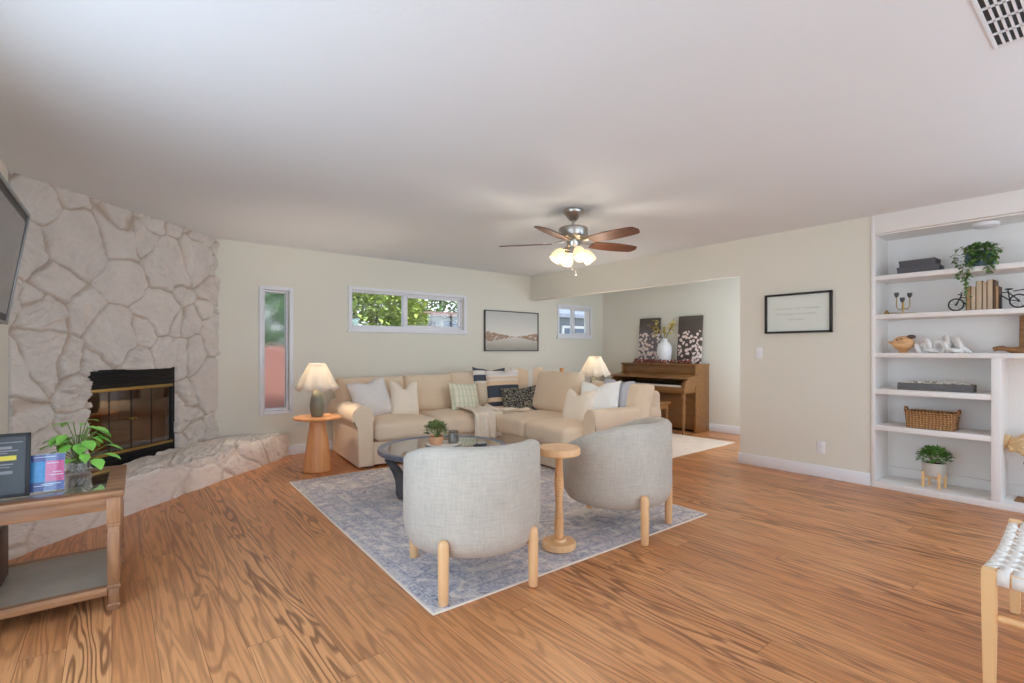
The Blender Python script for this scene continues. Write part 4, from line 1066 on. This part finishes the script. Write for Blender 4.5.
specs = [((-.02, .10, .075), .034, 40, 75), ((.0, -.03, .095), .034, 20, 80), ((.02, -.07, .088), .032, 70, 60), ((-.03, -.11, .082), .03, 10, 70), ((0, .16, .035), .032, 0, 70), ((0, .115, .05), .034, 60, 85), ((0, .07, .022), .034, 20, 12), ((0, .02, .052), .038, 80, 80), ((-.02, -.03, .045), .036, 15, 65), ((.01, -.06, .056), .038, 70, 85), ((-.01, -.105, .05), .036, 30, 80), ((0, -.14, .032), .034, 10, 40), ((-.04, -.09, .022), .03, 0, 10)]
for c, r, az, el in specs:
    m = Matrix.Rotation(R(az), 4, 'Z') @ Matrix.Rotation(R(el), 4, 'X')
    MB().tube([tuple(Vector(c)+m @ Vector((r*math.cos(2*math.pi*k/24), r*1.25*math.sin(2*math.pi*k/24), 0))) for k in range(24)], .018, 10, True).build('link', 'chain', t)
def drift(mb, pts, r, seed, seg=12):
    rs = random.Random(seed); k1, k2 = rs.uniform(0, 6), rs.uniform(0, 6)
    mb.tube(pts, lambda q: r*(.35+.65*math.sin(math.pi*min(1, .12+q*.85)))*(1+.18*math.sin(19*q+k1)+.1*math.sin(41*q+k2)), seg)
t = thing('driftwood', 'twisted brown driftwood piece lying on the right of the middle shelf', 'driftwood', (5.46, .52, S3))
mb = MB(); drift(mb, [(.01*math.sin(k), .19-.42*k/18, .03+.010*math.sin(k*.9)) for k in range(19)], .026, 3); mb.build('trunk', 'drift_dark', t)
mb = MB(); drift(mb, [(-.03+.012*math.sin(k*.7), .16-.3*k/14, .026+.012*math.sin(k*.6+1)) for k in range(15)], .018, 5); mb.build('branch', 'drift_dark', t)
t = thing('wooden_picture', 'brown wooden framed picture standing at the right end of the middle shelf', 'picture', (5.63, .40, S3), 0, rot=(0, R(8), 0))
mb = MB()
for lo, hi in (((-.012, .15, 0), (.012, .185, .30)), ((-.012, -.185, 0), (.012, -.15, .30)), ((-.012, -.15, .265), (.012, .15, .30)), ((-.012, -.15, 0), (.012, .15, .035))): mb.box(lo, hi, .003)
mb.build('frame', 'drift_dark', t); bx((.002, -.15, .035), (.008, .15, .265)).build('picture', 'paper', t)
# shelf four: trough
t = thing('trough_planter', 'long charcoal trough with pebbles and succulents on the fourth shelf', 'planter', (5.50, 1.075, S4))
mb = MB(); mb.box((-.07, -.25, 0), (.07, .25, .012), .002)
for lo, hi in (((-.07, -.25, .01), (-.06, .25, .062)), ((.06, -.25, .01), (.07, .25, .062)), ((-.06, .24, .01), (.06, .25, .062)), ((-.06, -.25, .01), (.06, -.24, .062))): mb.box(lo, hi, .002)
mb.build('trough', 'charcoal_trough', t)
mb = MB()
for k in range(150): mb.ball(rnd(.008, .016), (rnd(-.05, .05), rnd(-.23, .23), rnd(.052, .072)), (1, 1, .8), 6)
o = mb.build('pebbles', 'pebble', t); o['kind'] = 'stuff'
for (y, m_) in ((.13, 'drift_dark'), (.05, 'leaf_dark'), (-.0, 'drift_dark'), (-.18, 'leaf_dark'), (.02, 'leaf_dark')):
    mb = MB()
    for k in range(16): a = rnd(0, 6.28); mb.leaf((-.02, y, .06), (math.cos(a), math.sin(a), rnd(.2, 1.4)), rnd(.02, .036), .6)
    mb.build('succulent', m_, t)
# shelf five: wicker basket
t = thing('wicker_basket', 'rectangular tan wicker basket with end handles on the fifth shelf', 'basket', (5.50, 1.10, S5))
def bsk(u, v):
    a = 2*math.pi*u; w, d = .160+.010*v, .105+.01*v
    c, s_ = math.cos(a), math.sin(a); k = .22
    x = d*math.copysign(abs(c)**k, c); y = w*math.copysign(abs(s_)**k, s_)
    return (x, y, .135*v)
mb = MB().grid(bsk, 72, 10, True); o = mb.build('body', 'wicker', t); md = o.modifiers.new('thickness', 'SOLIDIFY'); md.thickness = .01
bx((-.1, -.152, 0), (.1, .152, .008)).build('bottom', 'wicker', t)
MB().tube([bsk(k/72, 1.02) for k in range(72)], .008, 8, True).build('rim', 'wicker', t)
for sg in (-1, 1): MB().tube([(.05, sg*.174, .135), (.035, sg*.179, .165), (0, sg*.182, .172), (-.035, sg*.179, .165), (-.05, sg*.174, .135)], .008, 8).build('handle', 'wicker', t)
# bottom shelf: plant on wooden stand
t = thing('standing_planter', 'bushy green plant in a grey pot on a wooden stand on the bottom shelf', 'potted plant', (5.50, 1.085, S6))
MB().lathe([(0, .095), (.068, .095), (.074, .10), (.084, .205), (.083, .212), (.075, .212), (.074, .2), (0, .2)], 36).build('pot', 'concrete', t)
MB().lathe([(0, .196), (.074, .196), (.06, .202), (0, .203)], 24).build('soil', 'soil', t)
for k in range(4):
    a = R(35+90*k); MB().box((-.009, -.009, 0), (.009, .009, .15), .002)
    bx((.079*math.cos(a)-.010, .079*math.sin(a)-.010, 0), (.079*math.cos(a)+.010, .079*math.sin(a)+.010, .135), .003).build('leg', 'bench_wood', t)
mb = MB(); mb.box((-.075, -.008, .075), (.075, .008, .094), .002, rot=(0, 0, R(35))); mb.box((-.075, -.008, .0755), (.075, .008, .0945), .002, rot=(0, 0, R(125))); mb.build('stand_crossbar', 'bench_wood', t)
mb = MB(); bushy(mb, (0, 0, .255), .115, .095, 620, .027, .75); mb.build('foliage', 'leaf', t)
mb = MB()
for k in range(14): a = rnd(0, 6.28); r = rnd(.03, .1); mb.tube([(0, 0, .2), (r*.5*math.cos(a), r*.5*math.sin(a), .25), (r*math.cos(a), r*math.sin(a), .32)], .002, 5)
mb.build('stem', 'stem', t)
# right bay: driftwood pedestal
t = thing('driftwood_pedestal', 'rough driftwood topped pedestal standing in the right bay of the bookcase', 'pedestal', (5.53, .475, S6))
mb = MB(); drift(mb, [(.012*math.sin(k), .20-.42*k/16, .455-.02*math.sin(k*.45)) for k in range(17)], .075, 8, 14); drift(mb, [(-.06+.01*math.sin(k), .15-.32*k/14, .40+.012*math.sin(k*.6)) for k in range(15)], .045, 9, 12); mb.build('driftwood_top', 'drift', t)
mb = MB(); drift(mb, [(0, .055-.004*k, .40*(1-k/12)) for k in range(13)], .03, 12); mb.build('leg', 'drift_dark', t)
mb = MB(); drift(mb, [(.03, -.09+.003*k, .40*(1-k/12)) for k in range(13)], .03, 13); mb.build('leg', 'drift_dark', t)
mb = MB(); mb.box((-.07, -.14, 0), (.1, .12, .012), .004); mb.build('foot_plate', 'drift_dark', t)

# ------------------------------------------------------------------ piano, bench and what stands on it
pn = thing('upright_piano', 'brown wooden upright piano against the alcove wall', 'piano', (7.13, 4.775, 0))
hl = .69
bx((-.37, -hl, .0), (0, -hl+.035, 1.0), .004).build('side_panel', 'piano', pn); bx((-.37, hl-.035, 0), (0, hl, 1.0), .004).build('side_panel', 'piano', pn)
bx((-.345, -hl+.035, .86), (-.32, hl-.035, 1.0), .003).build('upper_panel', 'piano', pn)
bx((-.335, -hl+.035, .04), (-.31, hl-.035, .62), .003).build('lower_panel', 'piano', pn)
bx((-.03, -hl+.035, .04), (-.005, hl-.035, 1.0)).build('back_panel', 'piano', pn)
bx((-.385, -hl-.012, 1.0), (0, hl+.012, 1.026), .005).build('lid', 'piano', pn)
bx((-.655, -hl+.01, .60), (-.335, hl-.01, .69), .006).build('key_bed', 'piano', pn)
bx((-.645, -hl+.075, .69), (-.40, hl-.075, .715), .003).build('keyboard', 'pot_cream', pn, label='ivory keys')
mb = MB()
pat = [1, 1, 0, 1, 1, 1, 0]
kk = 0; wk = (2*hl-.15)/52
for k in range(51):
    if pat[k % 7]: mb.box((-.54, -hl+.075+wk*(k+1)-.005, .715), (-.41, -hl+.075+wk*(k+1)+.005, .727))
mb.build('black_keys', 'black', pn); pn_ = pn
for sg in (-1, 1):
    mb = MB(); mb.prism([(-.66, .69), (-.66, .74), (-.62, .79), (-.5, .83), (-.36, .885), (-.36, .69)], 1, sg*hl-.0 if sg < 0 else hl-.05, sg*hl+.05 if sg < 0 else hl)
    mb.build('cheek', 'piano', pn)
mb = MB(); mb.box((-.69, -hl-.03, .826), (-.33, hl+.03, .848), .005, rot=(0, R(-5), 0)); mb.build('fallboard', 'piano', pn)
for sg in (-1, 1):
    MB().lathe([(0, 0), (.022, 0), (.026, .02), (.018, .05), (.024, .2), (.030, .42), (.022, .47), (.034, .5), (.034, .53), (.028, .56), (.034, .60), (0, .60)], 24, (-.60, sg*(hl-.06), 0)).build('leg', 'piano', pn)
for k in (-1, 0, 1): MB().tube([(-.31, k*.07, .07), (-.42, k*.07, .06)], .012, 10, flat=(1.6, .7)).build('pedal', 'brass', pn)
t = thing('piano_bench', 'brown wooden piano bench in front of the piano', 'bench', (6.24, 4.66, .0075))
bx((-.18, -.38, .44), (.18, .38, .475), .006).build('seat', 'piano', t)
bx((-.155, -.355, .37), (.155, .355, .44), .003).build('apron', 'piano', t)
for sx in (-1, 1):
    for sy in (-1, 1): MB().lathe([(0, 0), (.016, 0), (.026, .37), (0, .37)], 16, (sx*.14, sy*.33, 0)).build('leg', 'piano', t)
for (y, mt, lb) in ((5.15, 'canvas_a', 'blue grey canvas painted with white blossoms left of the vase on the piano'), (4.39, 'canvas_b', 'dark brown canvas painted with white blossoms right of the vase on the piano')):
    o = bx((-.016, -.205, 0), (.016, .205, .75), .002).build('canvas_painting', mt, None, (7.06, y, 1.0275), (0, R(5), 0)); tag(o, lb, 'painting', 'blossom canvases leaning on the wall above the piano')
t = thing('flower_vase', 'white ceramic vase with yellow green branches standing on the piano', 'vase', (6.93, 4.74, 1.026))
MB().lathe([(0, 0), (.07, 0), (.085, .03), (.115, .16), (.118, .24), (.10, .30), (.055, .345), (.042, .37), (.046, .395), (.040, .395), (.036, .37), (0, .34)], 40).build('vase', 'vase_white', t)
for dy, dx, hz in ((.26, -.03, .62), (.14, -.06, .70), (-.14, .02, .62), (-.20, -.04, .70), (.04, .03, .58)):
    MB().tube([(0, 0, .34), (dx*.3, dy*.3, .45), (dx*.7, dy*.7, .55), (dx, dy, hz)], .004, 6).build('branch', 'bark', t)
    mb = MB()
    for k in range(16): q = rnd(.45, 1.05); mb.leaf((dx*q, dy*q, .36+(hz-.36)*q), (rnd(-1, 1), rnd(-1, 1), rnd(-.5, .8)), rnd(.05, .09), .6)
    mb.build('blossoms', 'blossom', t)
t = thing('berry_garland', 'dark red berry garland lying along the front edge of the piano top', 'garland', (6.80, 4.72, 1.026))
mb = MB(); pts = [(.006*math.sin(k*2.1), .50-1.0*k/40, .014+.006*math.sin(k*1.3)) for k in range(41)]; mb.tube(pts, .006, 6); mb.build('vine', 'bark', t)
mb = MB()
for k in range(95): q = random.choice(pts); mb.ball(rnd(.011, .02), (q[0]+rnd(-.025, .03), q[1]+rnd(-.03, .03), max(.012, q[2]+rnd(-.006, .04))), seg=8)
o = mb.build('berries', 'garland', t); o['kind'] = 'stuff'

# ------------------------------------------------------------------ console table at the left with what stands on it
CT = thing('glass_top_table', 'weathered wood end table with glass top and lower shelf beside the left wall', 'side table', (-.255, 3.34, 0), R(-2))
hx, hy, ht = .30, .325, .565
for sx in (-1, 1):
    for sy in (-1, 1):
        x, y = sx*(hx-.027), sy*(hy-.027)
        lg = MB(); lg.box((x-.027, y-.027, .41), (x+.027, y+.027, ht-.03), .003); lg.box((x-.022, y-.022, .12), (x+.022, y+.022, .395), .002)
        lg.box((x-.026, y-.026, .395), (x+.026, y+.026, .41), .003); lg.box((x-.026, y-.026, .105), (x+.026, y+.026, .122), .003); lg.box((x-.020, y-.020, .03), (x+.020, y+.020, .106), .003); lg.box((x-.026, y-.026, .012), (x+.026, y+.026, .036), .006); lg.box((x-.02, y-.02, 0), (x+.02, y+.02, .014), .003)
        for f, g in ((-.009, 0), (.009, 0), (0, -.009), (0, .009)):
            lg.box((x+f*2.4-.0035 if f else x-.012, y+g*2.4-.0035 if g else y-.012, .15), (x+f*2.4+.0035 if f else x+.012, y+g*2.4+.0035 if g else y+.012, .37), .001)
        lg.build('leg', 'console_z', CT)
mb = MB()
for lo, hi in (((-hx+.05, -hy+.008, .475), (hx-.05, -hy+.03, ht-.03)), ((-hx+.05, hy-.03, .475), (hx-.05, hy-.008, ht-.03)), ((-hx+.008, -hy+.05, .475), (-hx+.03, hy-.05, ht-.03)), ((hx-.03, -hy+.05, .475), (hx-.008, hy-.05, ht-.03))): mb.box(lo, hi, .004)
mb.build('apron', 'console', CT)
mb = MB(); e = .012; w = .062
for lo, hi in (((-hx-e, -hy-e, ht-.03), (hx+e, -hy+w, ht)), ((-hx-e, hy-w, ht-.03), (hx+e, hy+e, ht)), ((-hx-e, -hy+w, ht-.03), (-hx+w, hy-w, ht)), ((hx-w, -hy+w, ht-.03), (hx+e, hy-w, ht))): mb.box(lo, hi, .006)
mb.build('top_frame', 'console', CT)
bx((-hx+w-.004, -hy+w-.004, ht-.012), (hx-w+.004, hy-w+.004, ht-.004)).build('glass_top', 'glass_table', CT, smooth=False)
mb = MB()
for lo, hi in (((-hx+.05, -hy+.006, .075), (hx-.05, -hy+.045, .115)), ((-hx+.05, hy-.045, .075), (hx-.05, hy-.006, .115)), ((-hx+.006, -hy+.05, .075), (-hx+.045, hy-.05, .115)), ((hx-.045, -hy+.05, .075), (hx-.006, hy-.05, .115))): mb.box(lo, hi, .004)
mb.build('shelf_rail', 'console', CT)
M['shelf_panel'] = plain('grey_shelf_panel', C(122, 112, 100), .35, var=.12, vs=9)
bx((-hx+.04, -hy+.04, .095), (hx-.04, hy-.04, .108)).build('shelf_panel', 'shelf_panel', CT, smooth=False, label='grey lower shelf panel')
TZ = ht
t = thing('plaque', 'black framed notice with yellow bars standing on the left of the glass top table', 'plaque', (-.408, 3.155, TZ), R(-2), rot=(R(-7), 0, R(-3)))
w, hgt = .115, .285
mb = MB()
for lo, hi in (((-w, -.012, 0), (-w+.014, .012, hgt)), ((w-.014, -.012, 0), (w, .012, hgt)), ((-w, -.012, 0), (w, .012, .014)), ((-w, -.012, hgt-.014), (w, .012, hgt))): mb.box(lo, hi, .002)
mb.build('frame', 'black', t); bx((-w+.012, -.004, .012), (w-.012, .006, hgt-.012)).build('board', 'plate_dark', t)
mb = MB()
for lo, hi in (((-.09, -.0055, .165), (.07, -.004, .186)), ((-.09, -.0055, .045), (.015, -.004, .065))): mb.box(lo, hi)
mb.build('yellow_bar', 'yellow', t)
mb = MB()
for z, a, c, hh_ in ((.245, -.09, .09, .004), (.222, -.09, .055, .012), (.208, -.08, .075, .005), (.198, -.07, .04, .004), (.148, -.09, .06, .006), (.136, -.09, .05, .004), (.112, -.085, .058, .014)): mb.box((a, -.0055, z-hh_/2), (c, -.004, z+hh_/2))
mb.build('printed_lines', 'print_grey', t)
t = thing('brochure_stand', 'clear acrylic stand holding a blue and magenta leaflet on the glass top table', 'brochure stand', (-.238, 3.185, TZ), 0, rot=(R(-9), 0, R(-3)))
w, hgt = .064, .175
mb = MB(); mb.box((-w, -.003, 0), (w, -.001, hgt)); mb.box((-w, .004, 0), (w, .006, hgt)); mb.box((-w, -.003, -.0), (w, .006, .003)); mb.build('holder', 'acrylic', t, smooth=False)
bx((-w+.003, .0005, .004), (w-.003, .003, hgt-.004)).build('leaflet', 'print_navy', t, smooth=False)
bx((-w+.008, -.0005, .045), (-.008, .0005, .140)).build('leaflet_panel', 'print_cyan', t, smooth=False, label='cyan leaflet panel')
bx((-.006, -.0005, .045), (w-.004, .0005, .140)).build('leaflet_panel', 'print_magenta', t, smooth=False, label='magenta leaflet panel')
mb = MB()
for z, a, c in ((.160, -.05, .03), (.035, -.02, .05), (.028, -.045, .02), (.088, .02, .05), (.075, .01, .055), (.13, .0, .04)): mb.box((a, -.0012, z-.0015), (c, -.0006, z+.0015))
mb.build('printed_lines', 'print_white', t, smooth=False)
t = thing('pothos_plant', 'bright green pothos in a glass jar with pebbles on the glass top table', 'potted plant', (-.14, 3.55, TZ))
MB().lathe([(0, 0), (.045, 0), (.05, .006), (.05, .075), (.046, .08), (.046, .01), (0, .006)], 32).build('jar', 'acrylic', t)
mb = MB()
for k in range(60): a = rnd(0, 6.28); r = .033*math.sqrt(rnd(0, 1)); mb.ball(rnd(.006, .010), (r*math.cos(a), r*math.sin(a), rnd(.015, .055)), seg=6)
o = mb.build('pebbles', 'pebble', t); o['kind'] = 'stuff'
sm = MB(); lf = MB()
dc, ds = math.cos(CAM_YAW), math.sin(CAM_YAW)
for k in range(38):
    a = k*2.4; r = rnd(.03, .13); zz = .29*(1-(r/.15)**2)*rnd(.55, 1.0)+.03
    e = (r*math.cos(a), r*math.sin(a)*.8, zz)
    sm.tube([(0, 0, .05), (e[0]*.4, e[1]*.4, max(.07, zz*.7)), e], .0026, 6)
    lf.leaf(e, (math.cos(a)+rnd(-.4, .4), math.sin(a)+rnd(-.4, .4), rnd(-.6, .3)), rnd(.055, .085), .75, .35)
sm.build('stem', 'stem', t); lf.build('foliage', 'leaf_light', t)
# dark box with knob and cable on the lower shelf
t = thing('speaker_box', 'dark brown box with a silver knob and cable on the lower table shelf', 'speaker', (-.456, 3.42, .108), R(-2))
bx((-.05, -.10, 0), (.05, .10, .25), .006).build('cabinet', 'brown_box', t)
MB().lathe([(0, 0), (.02, 0), (.022, .006), (.014, .012), (.01, .012), (.01, .006), (0, .006)], 24, (.030, -.10, .06), (R(90), 0, 0)).build('knob', 'nickel', t)
MB().tube([(-.03, -.112, .20), (.0, -.115, .18), (.022, -.116, .12), (.03, -.116, .075)], .003, 6).build('cable', 'cable', t)

# ------------------------------------------------------------------ television on the left wall
tv = thing('television', 'flat television with grey bezel tilted on the left wall bracket', 'television', (-.435, 4.125, 1.705))
yaw = R(-1)
tv.rotation_euler = (Matrix.Rotation(yaw, 4, 'Z') @ Matrix.Rotation(R(8.5), 4, 'Y')).to_euler()
Ltv, Htv = 1.16, .665
mb = MB(); bz = .034
for lo, hi in (((-.03, -bz*.6, -Htv/2), (.008, 0, Htv/2)), ((-.03, -Ltv, -Htv/2), (.008, -Ltv+bz*.6, Htv/2)), ((-.03, -Ltv+bz*.6, Htv/2-bz*.6), (.008, -bz*.6, Htv/2)), ((-.03, -Ltv+bz*.6, -Htv/2), (.008, -bz*.6, -Htv/2+bz*.6))): mb.box(lo, hi, .002)
mb.build('bezel', 'tv_bezel', tv)
bx((-.035, -Ltv+.01, -Htv/2+.01), (.001, -.01, Htv/2-.01), .003).build('body', 'black', tv)
bx((.001, -Ltv+.06, -Htv/2+.06), (.0025, -.06, Htv/2-.06)).build('screen', 'screen', tv, smooth=False)
mb = MB(); mb.box((-.075, -.75, -.12), (-.035, -.41, .12), .004); mb.build('wall_bracket', 'black', tv)

# ------------------------------------------------------------------ woven strap bench at the right
bn = thing('woven_bench', 'light wood bench with woven white leather straps at the right edge', 'bench', (2.90, .09, 0), R(1.5))
hx, hy, ht = .425, .275, .44
for sx in (-1, 1):
    for sy in (-1, 1):
        x, y = sx*(hx-.022), sy*(hy-.02)
        mb = MB(); pr = [(0.018, 0.0), (.026, .40), (.026, ht)]
        vs = []
        for hw_, z in ((.019, 0), (.0225, .2), (.025, .40), (.025, ht-.008)): vs.append([mb.bm.verts.new((x+a*hw_, y+c*hw_*.85, z)) for a, c in ((-1, -1), (1, -1), (1, 1), (-1, 1))])
        for p, q in zip(vs, vs[1:]):
            for k in range(4): mb.bm.faces.new([p[k], p[(k+1) % 4], q[(k+1) % 4], q[k]])
        mb.bm.faces.new(vs[0][::-1]); mb.bm.faces.new(vs[-1])
        bmesh.ops.bevel(mb.bm, geom=[e for e in mb.bm.edges], offset=.003, segments=2, affect='EDGES')
        mb.build('leg', 'bench_wood', bn)
for sx in (-1, 1):
    MB().box((sx*(hx-.022)-.018, -hy+.04, ht-.055), (sx*(hx-.022)+.018, hy-.04, ht-.012), .005).build('end_rail', 'oak_x', bn)
    MB().tube([(sx*(hx-.022), -hy+.02, .26), (sx*(hx-.022), hy-.02, .26)], .013, 12).build('stretcher', 'oak_x', bn)
def sag(x): return ht-.006-.036*(1-(x/(hx-.02))**2)
mb = MB(); nS, nC = 14, 18; pw = (2*hy+.004)/nS
for k in range(nS):
    y0 = -hy-.002+k*pw; c = y0+pw/2; hw_ = pw*.42
    sec = []
    xs = [-hx+.022+(2*hx-.044)*i/72 for i in range(73)]
    path = [(-hx-.004, ht-.055), (-hx+.0, ht-.015)]+[(x, sag(x)+.003*math.sin(math.pi*(x+hx)/(2*hx)*nC+math.pi*k)) for x in xs]+[(hx, ht-.015), (hx+.004, ht-.055)]
    if k in (0, nS-1): path = [(x, z) for x, z in path if abs(x) < hx-.05]
    for (x, z) in path: sec.append((mb.bm.verts.new((x, c-hw_, z)), mb.bm.verts.new((x, c+hw_, z))))
    for p, q in zip(sec, sec[1:]): mb.bm.faces.new([p[0], p[1], q[1], q[0]])
for k in range(nC):
    x = -hx+(k+.5)*(2*hx)/nC
    if abs(x) > hx-.075: continue
    sec = []
    for i in range(61):
        y = -hy+2*hy*i/60; z = sag(x)-.003*math.cos(math.pi*((y+hy+.002)/pw-.5))*(1 if k % 2 else -1)
        sec.append((mb.bm.verts.new((x-.016, y, z)), mb.bm.verts.new((x+.016, y, z))))
    for p, q in zip(sec, sec[1:]): mb.bm.faces.new([p[0], p[1], q[1], q[0]])
o = mb.build('woven_seat', 'strap', bn); md = o.modifiers.new('thickness', 'SOLIDIFY'); md.thickness = .003

# ------------------------------------------------------------------ outside
struct('ground_outside', MB().box((-6, YB+.2, -.3), (30, 32, -.2)), 'ground')
bw = bx((.3, 7.3, -.2), (2.3, 7.5, 1.28), .01).build('brick_planter_wall', 'brick', smooth=False); tag(bw, 'red brick wall seen blurred through the tall frosted window', 'wall')
def shrub(label, c, rx, ry, rz, n, size, mat, z0=-.2, seed=1):
    random.seed(seed)
    o = thing('shrub', label, 'shrub', (c[0], c[1], z0), 0, 'shrubs and trees outside the windows')
    mb = MB()
    for k in range(n):
        a = rnd(0, 6.283); e = math.asin(rnd(-.6, 1)); r = rnd(.35, 1.0)**.5
        p = (rx*r*math.cos(a)*math.cos(e), ry*r*math.sin(a)*math.cos(e), c[2]-z0+rz*r*math.sin(e))
        mb.leaf(p, (math.cos(a)+rnd(-1, 1), math.sin(a)+rnd(-1, 1), rnd(-.6, 1)), size*rnd(.7, 1.3), .6)
    mb.build('foliage', mat, o)
    mb = MB()
    for k in range(7): a = k*.9; mb.tube([(0, 0, 0), (rx*.15*math.cos(a), ry*.15*math.sin(a), (c[2]-z0)*.6), (rx*.6*math.cos(a), ry*.6*math.sin(a), c[2]-z0+rz*.4)], lambda q: .05*(1-.7*q), 8)
    mb.build('trunk', 'bark', o)
shrub('yellow green shrub close outside the wide window', (3.75, 9.0, 1.9), 1.15, .9, 1.3, 9000, .105, 'leaf_yellow', seed=3)
shrub('green shrub behind the red brick wall outside the frosted window', (1.3, 8.3, 1.6), 1.3, .7, 1.2, 5200, .12, 'leaf_hedge', seed=4)
shrub('dark green tree standing behind the neighbouring house', (14.5, 25, 4.4), 6.5, 2.5, 3.0, 5200, .34, 'leaf_dark', seed=5)
hs = thing('house', 'neighbouring house with reddish roof and dark window beyond the shrub', 'house', (8.8, 16, -.2))
bx((0, 0, 0), (5, 3, 2.75)).build('wall', 'house_wall', hs, smooth=False)
mb = MB(); mb.prism([(-.7, 2.66), (-.7, 2.74), (1.5, 3.0), (3.7, 2.74), (3.7, 2.66)], 0, -.45, 5.4); mb.build('roof', 'roof', hs, smooth=False)
bx((.12, -.03, 0), (.42, .02, 2.5)).build('door', 'house_dark', hs, smooth=False)
f_ = bx((.66, -.04, 1.0), (1.5, .02, 2.6), .02).build('window', 'white_trim', hs); bx((.72, -.05, 1.06), (1.44, -.03, 2.54)).build('pane', 'window_dark', f_, smooth=False)
hs = thing('house', 'grey sided neighbouring house outside the small alcove window', 'house', (9.2, 10.2, -.2))
bx((0, 0, 0), (6, 3, 2.35)).build('wall', 'house_grey', hs, smooth=False)
mb = MB(); mb.prism([(-.4, 2.35), (-.4, 2.45), (1.5, 3.1), (3.4, 2.45), (3.4, 2.35)], 0, -.3, 6.3); mb.build('roof', 'house_grey', hs, smooth=False)
f_ = bx((.75, -.05, 1.2), (1.9, .02, 2.15), .02).build('window', 'white_trim', hs); bx((.83, -.06, 1.28), (1.82, -.04, 2.07)).build('pane', 'window_dark', f_, smooth=False)
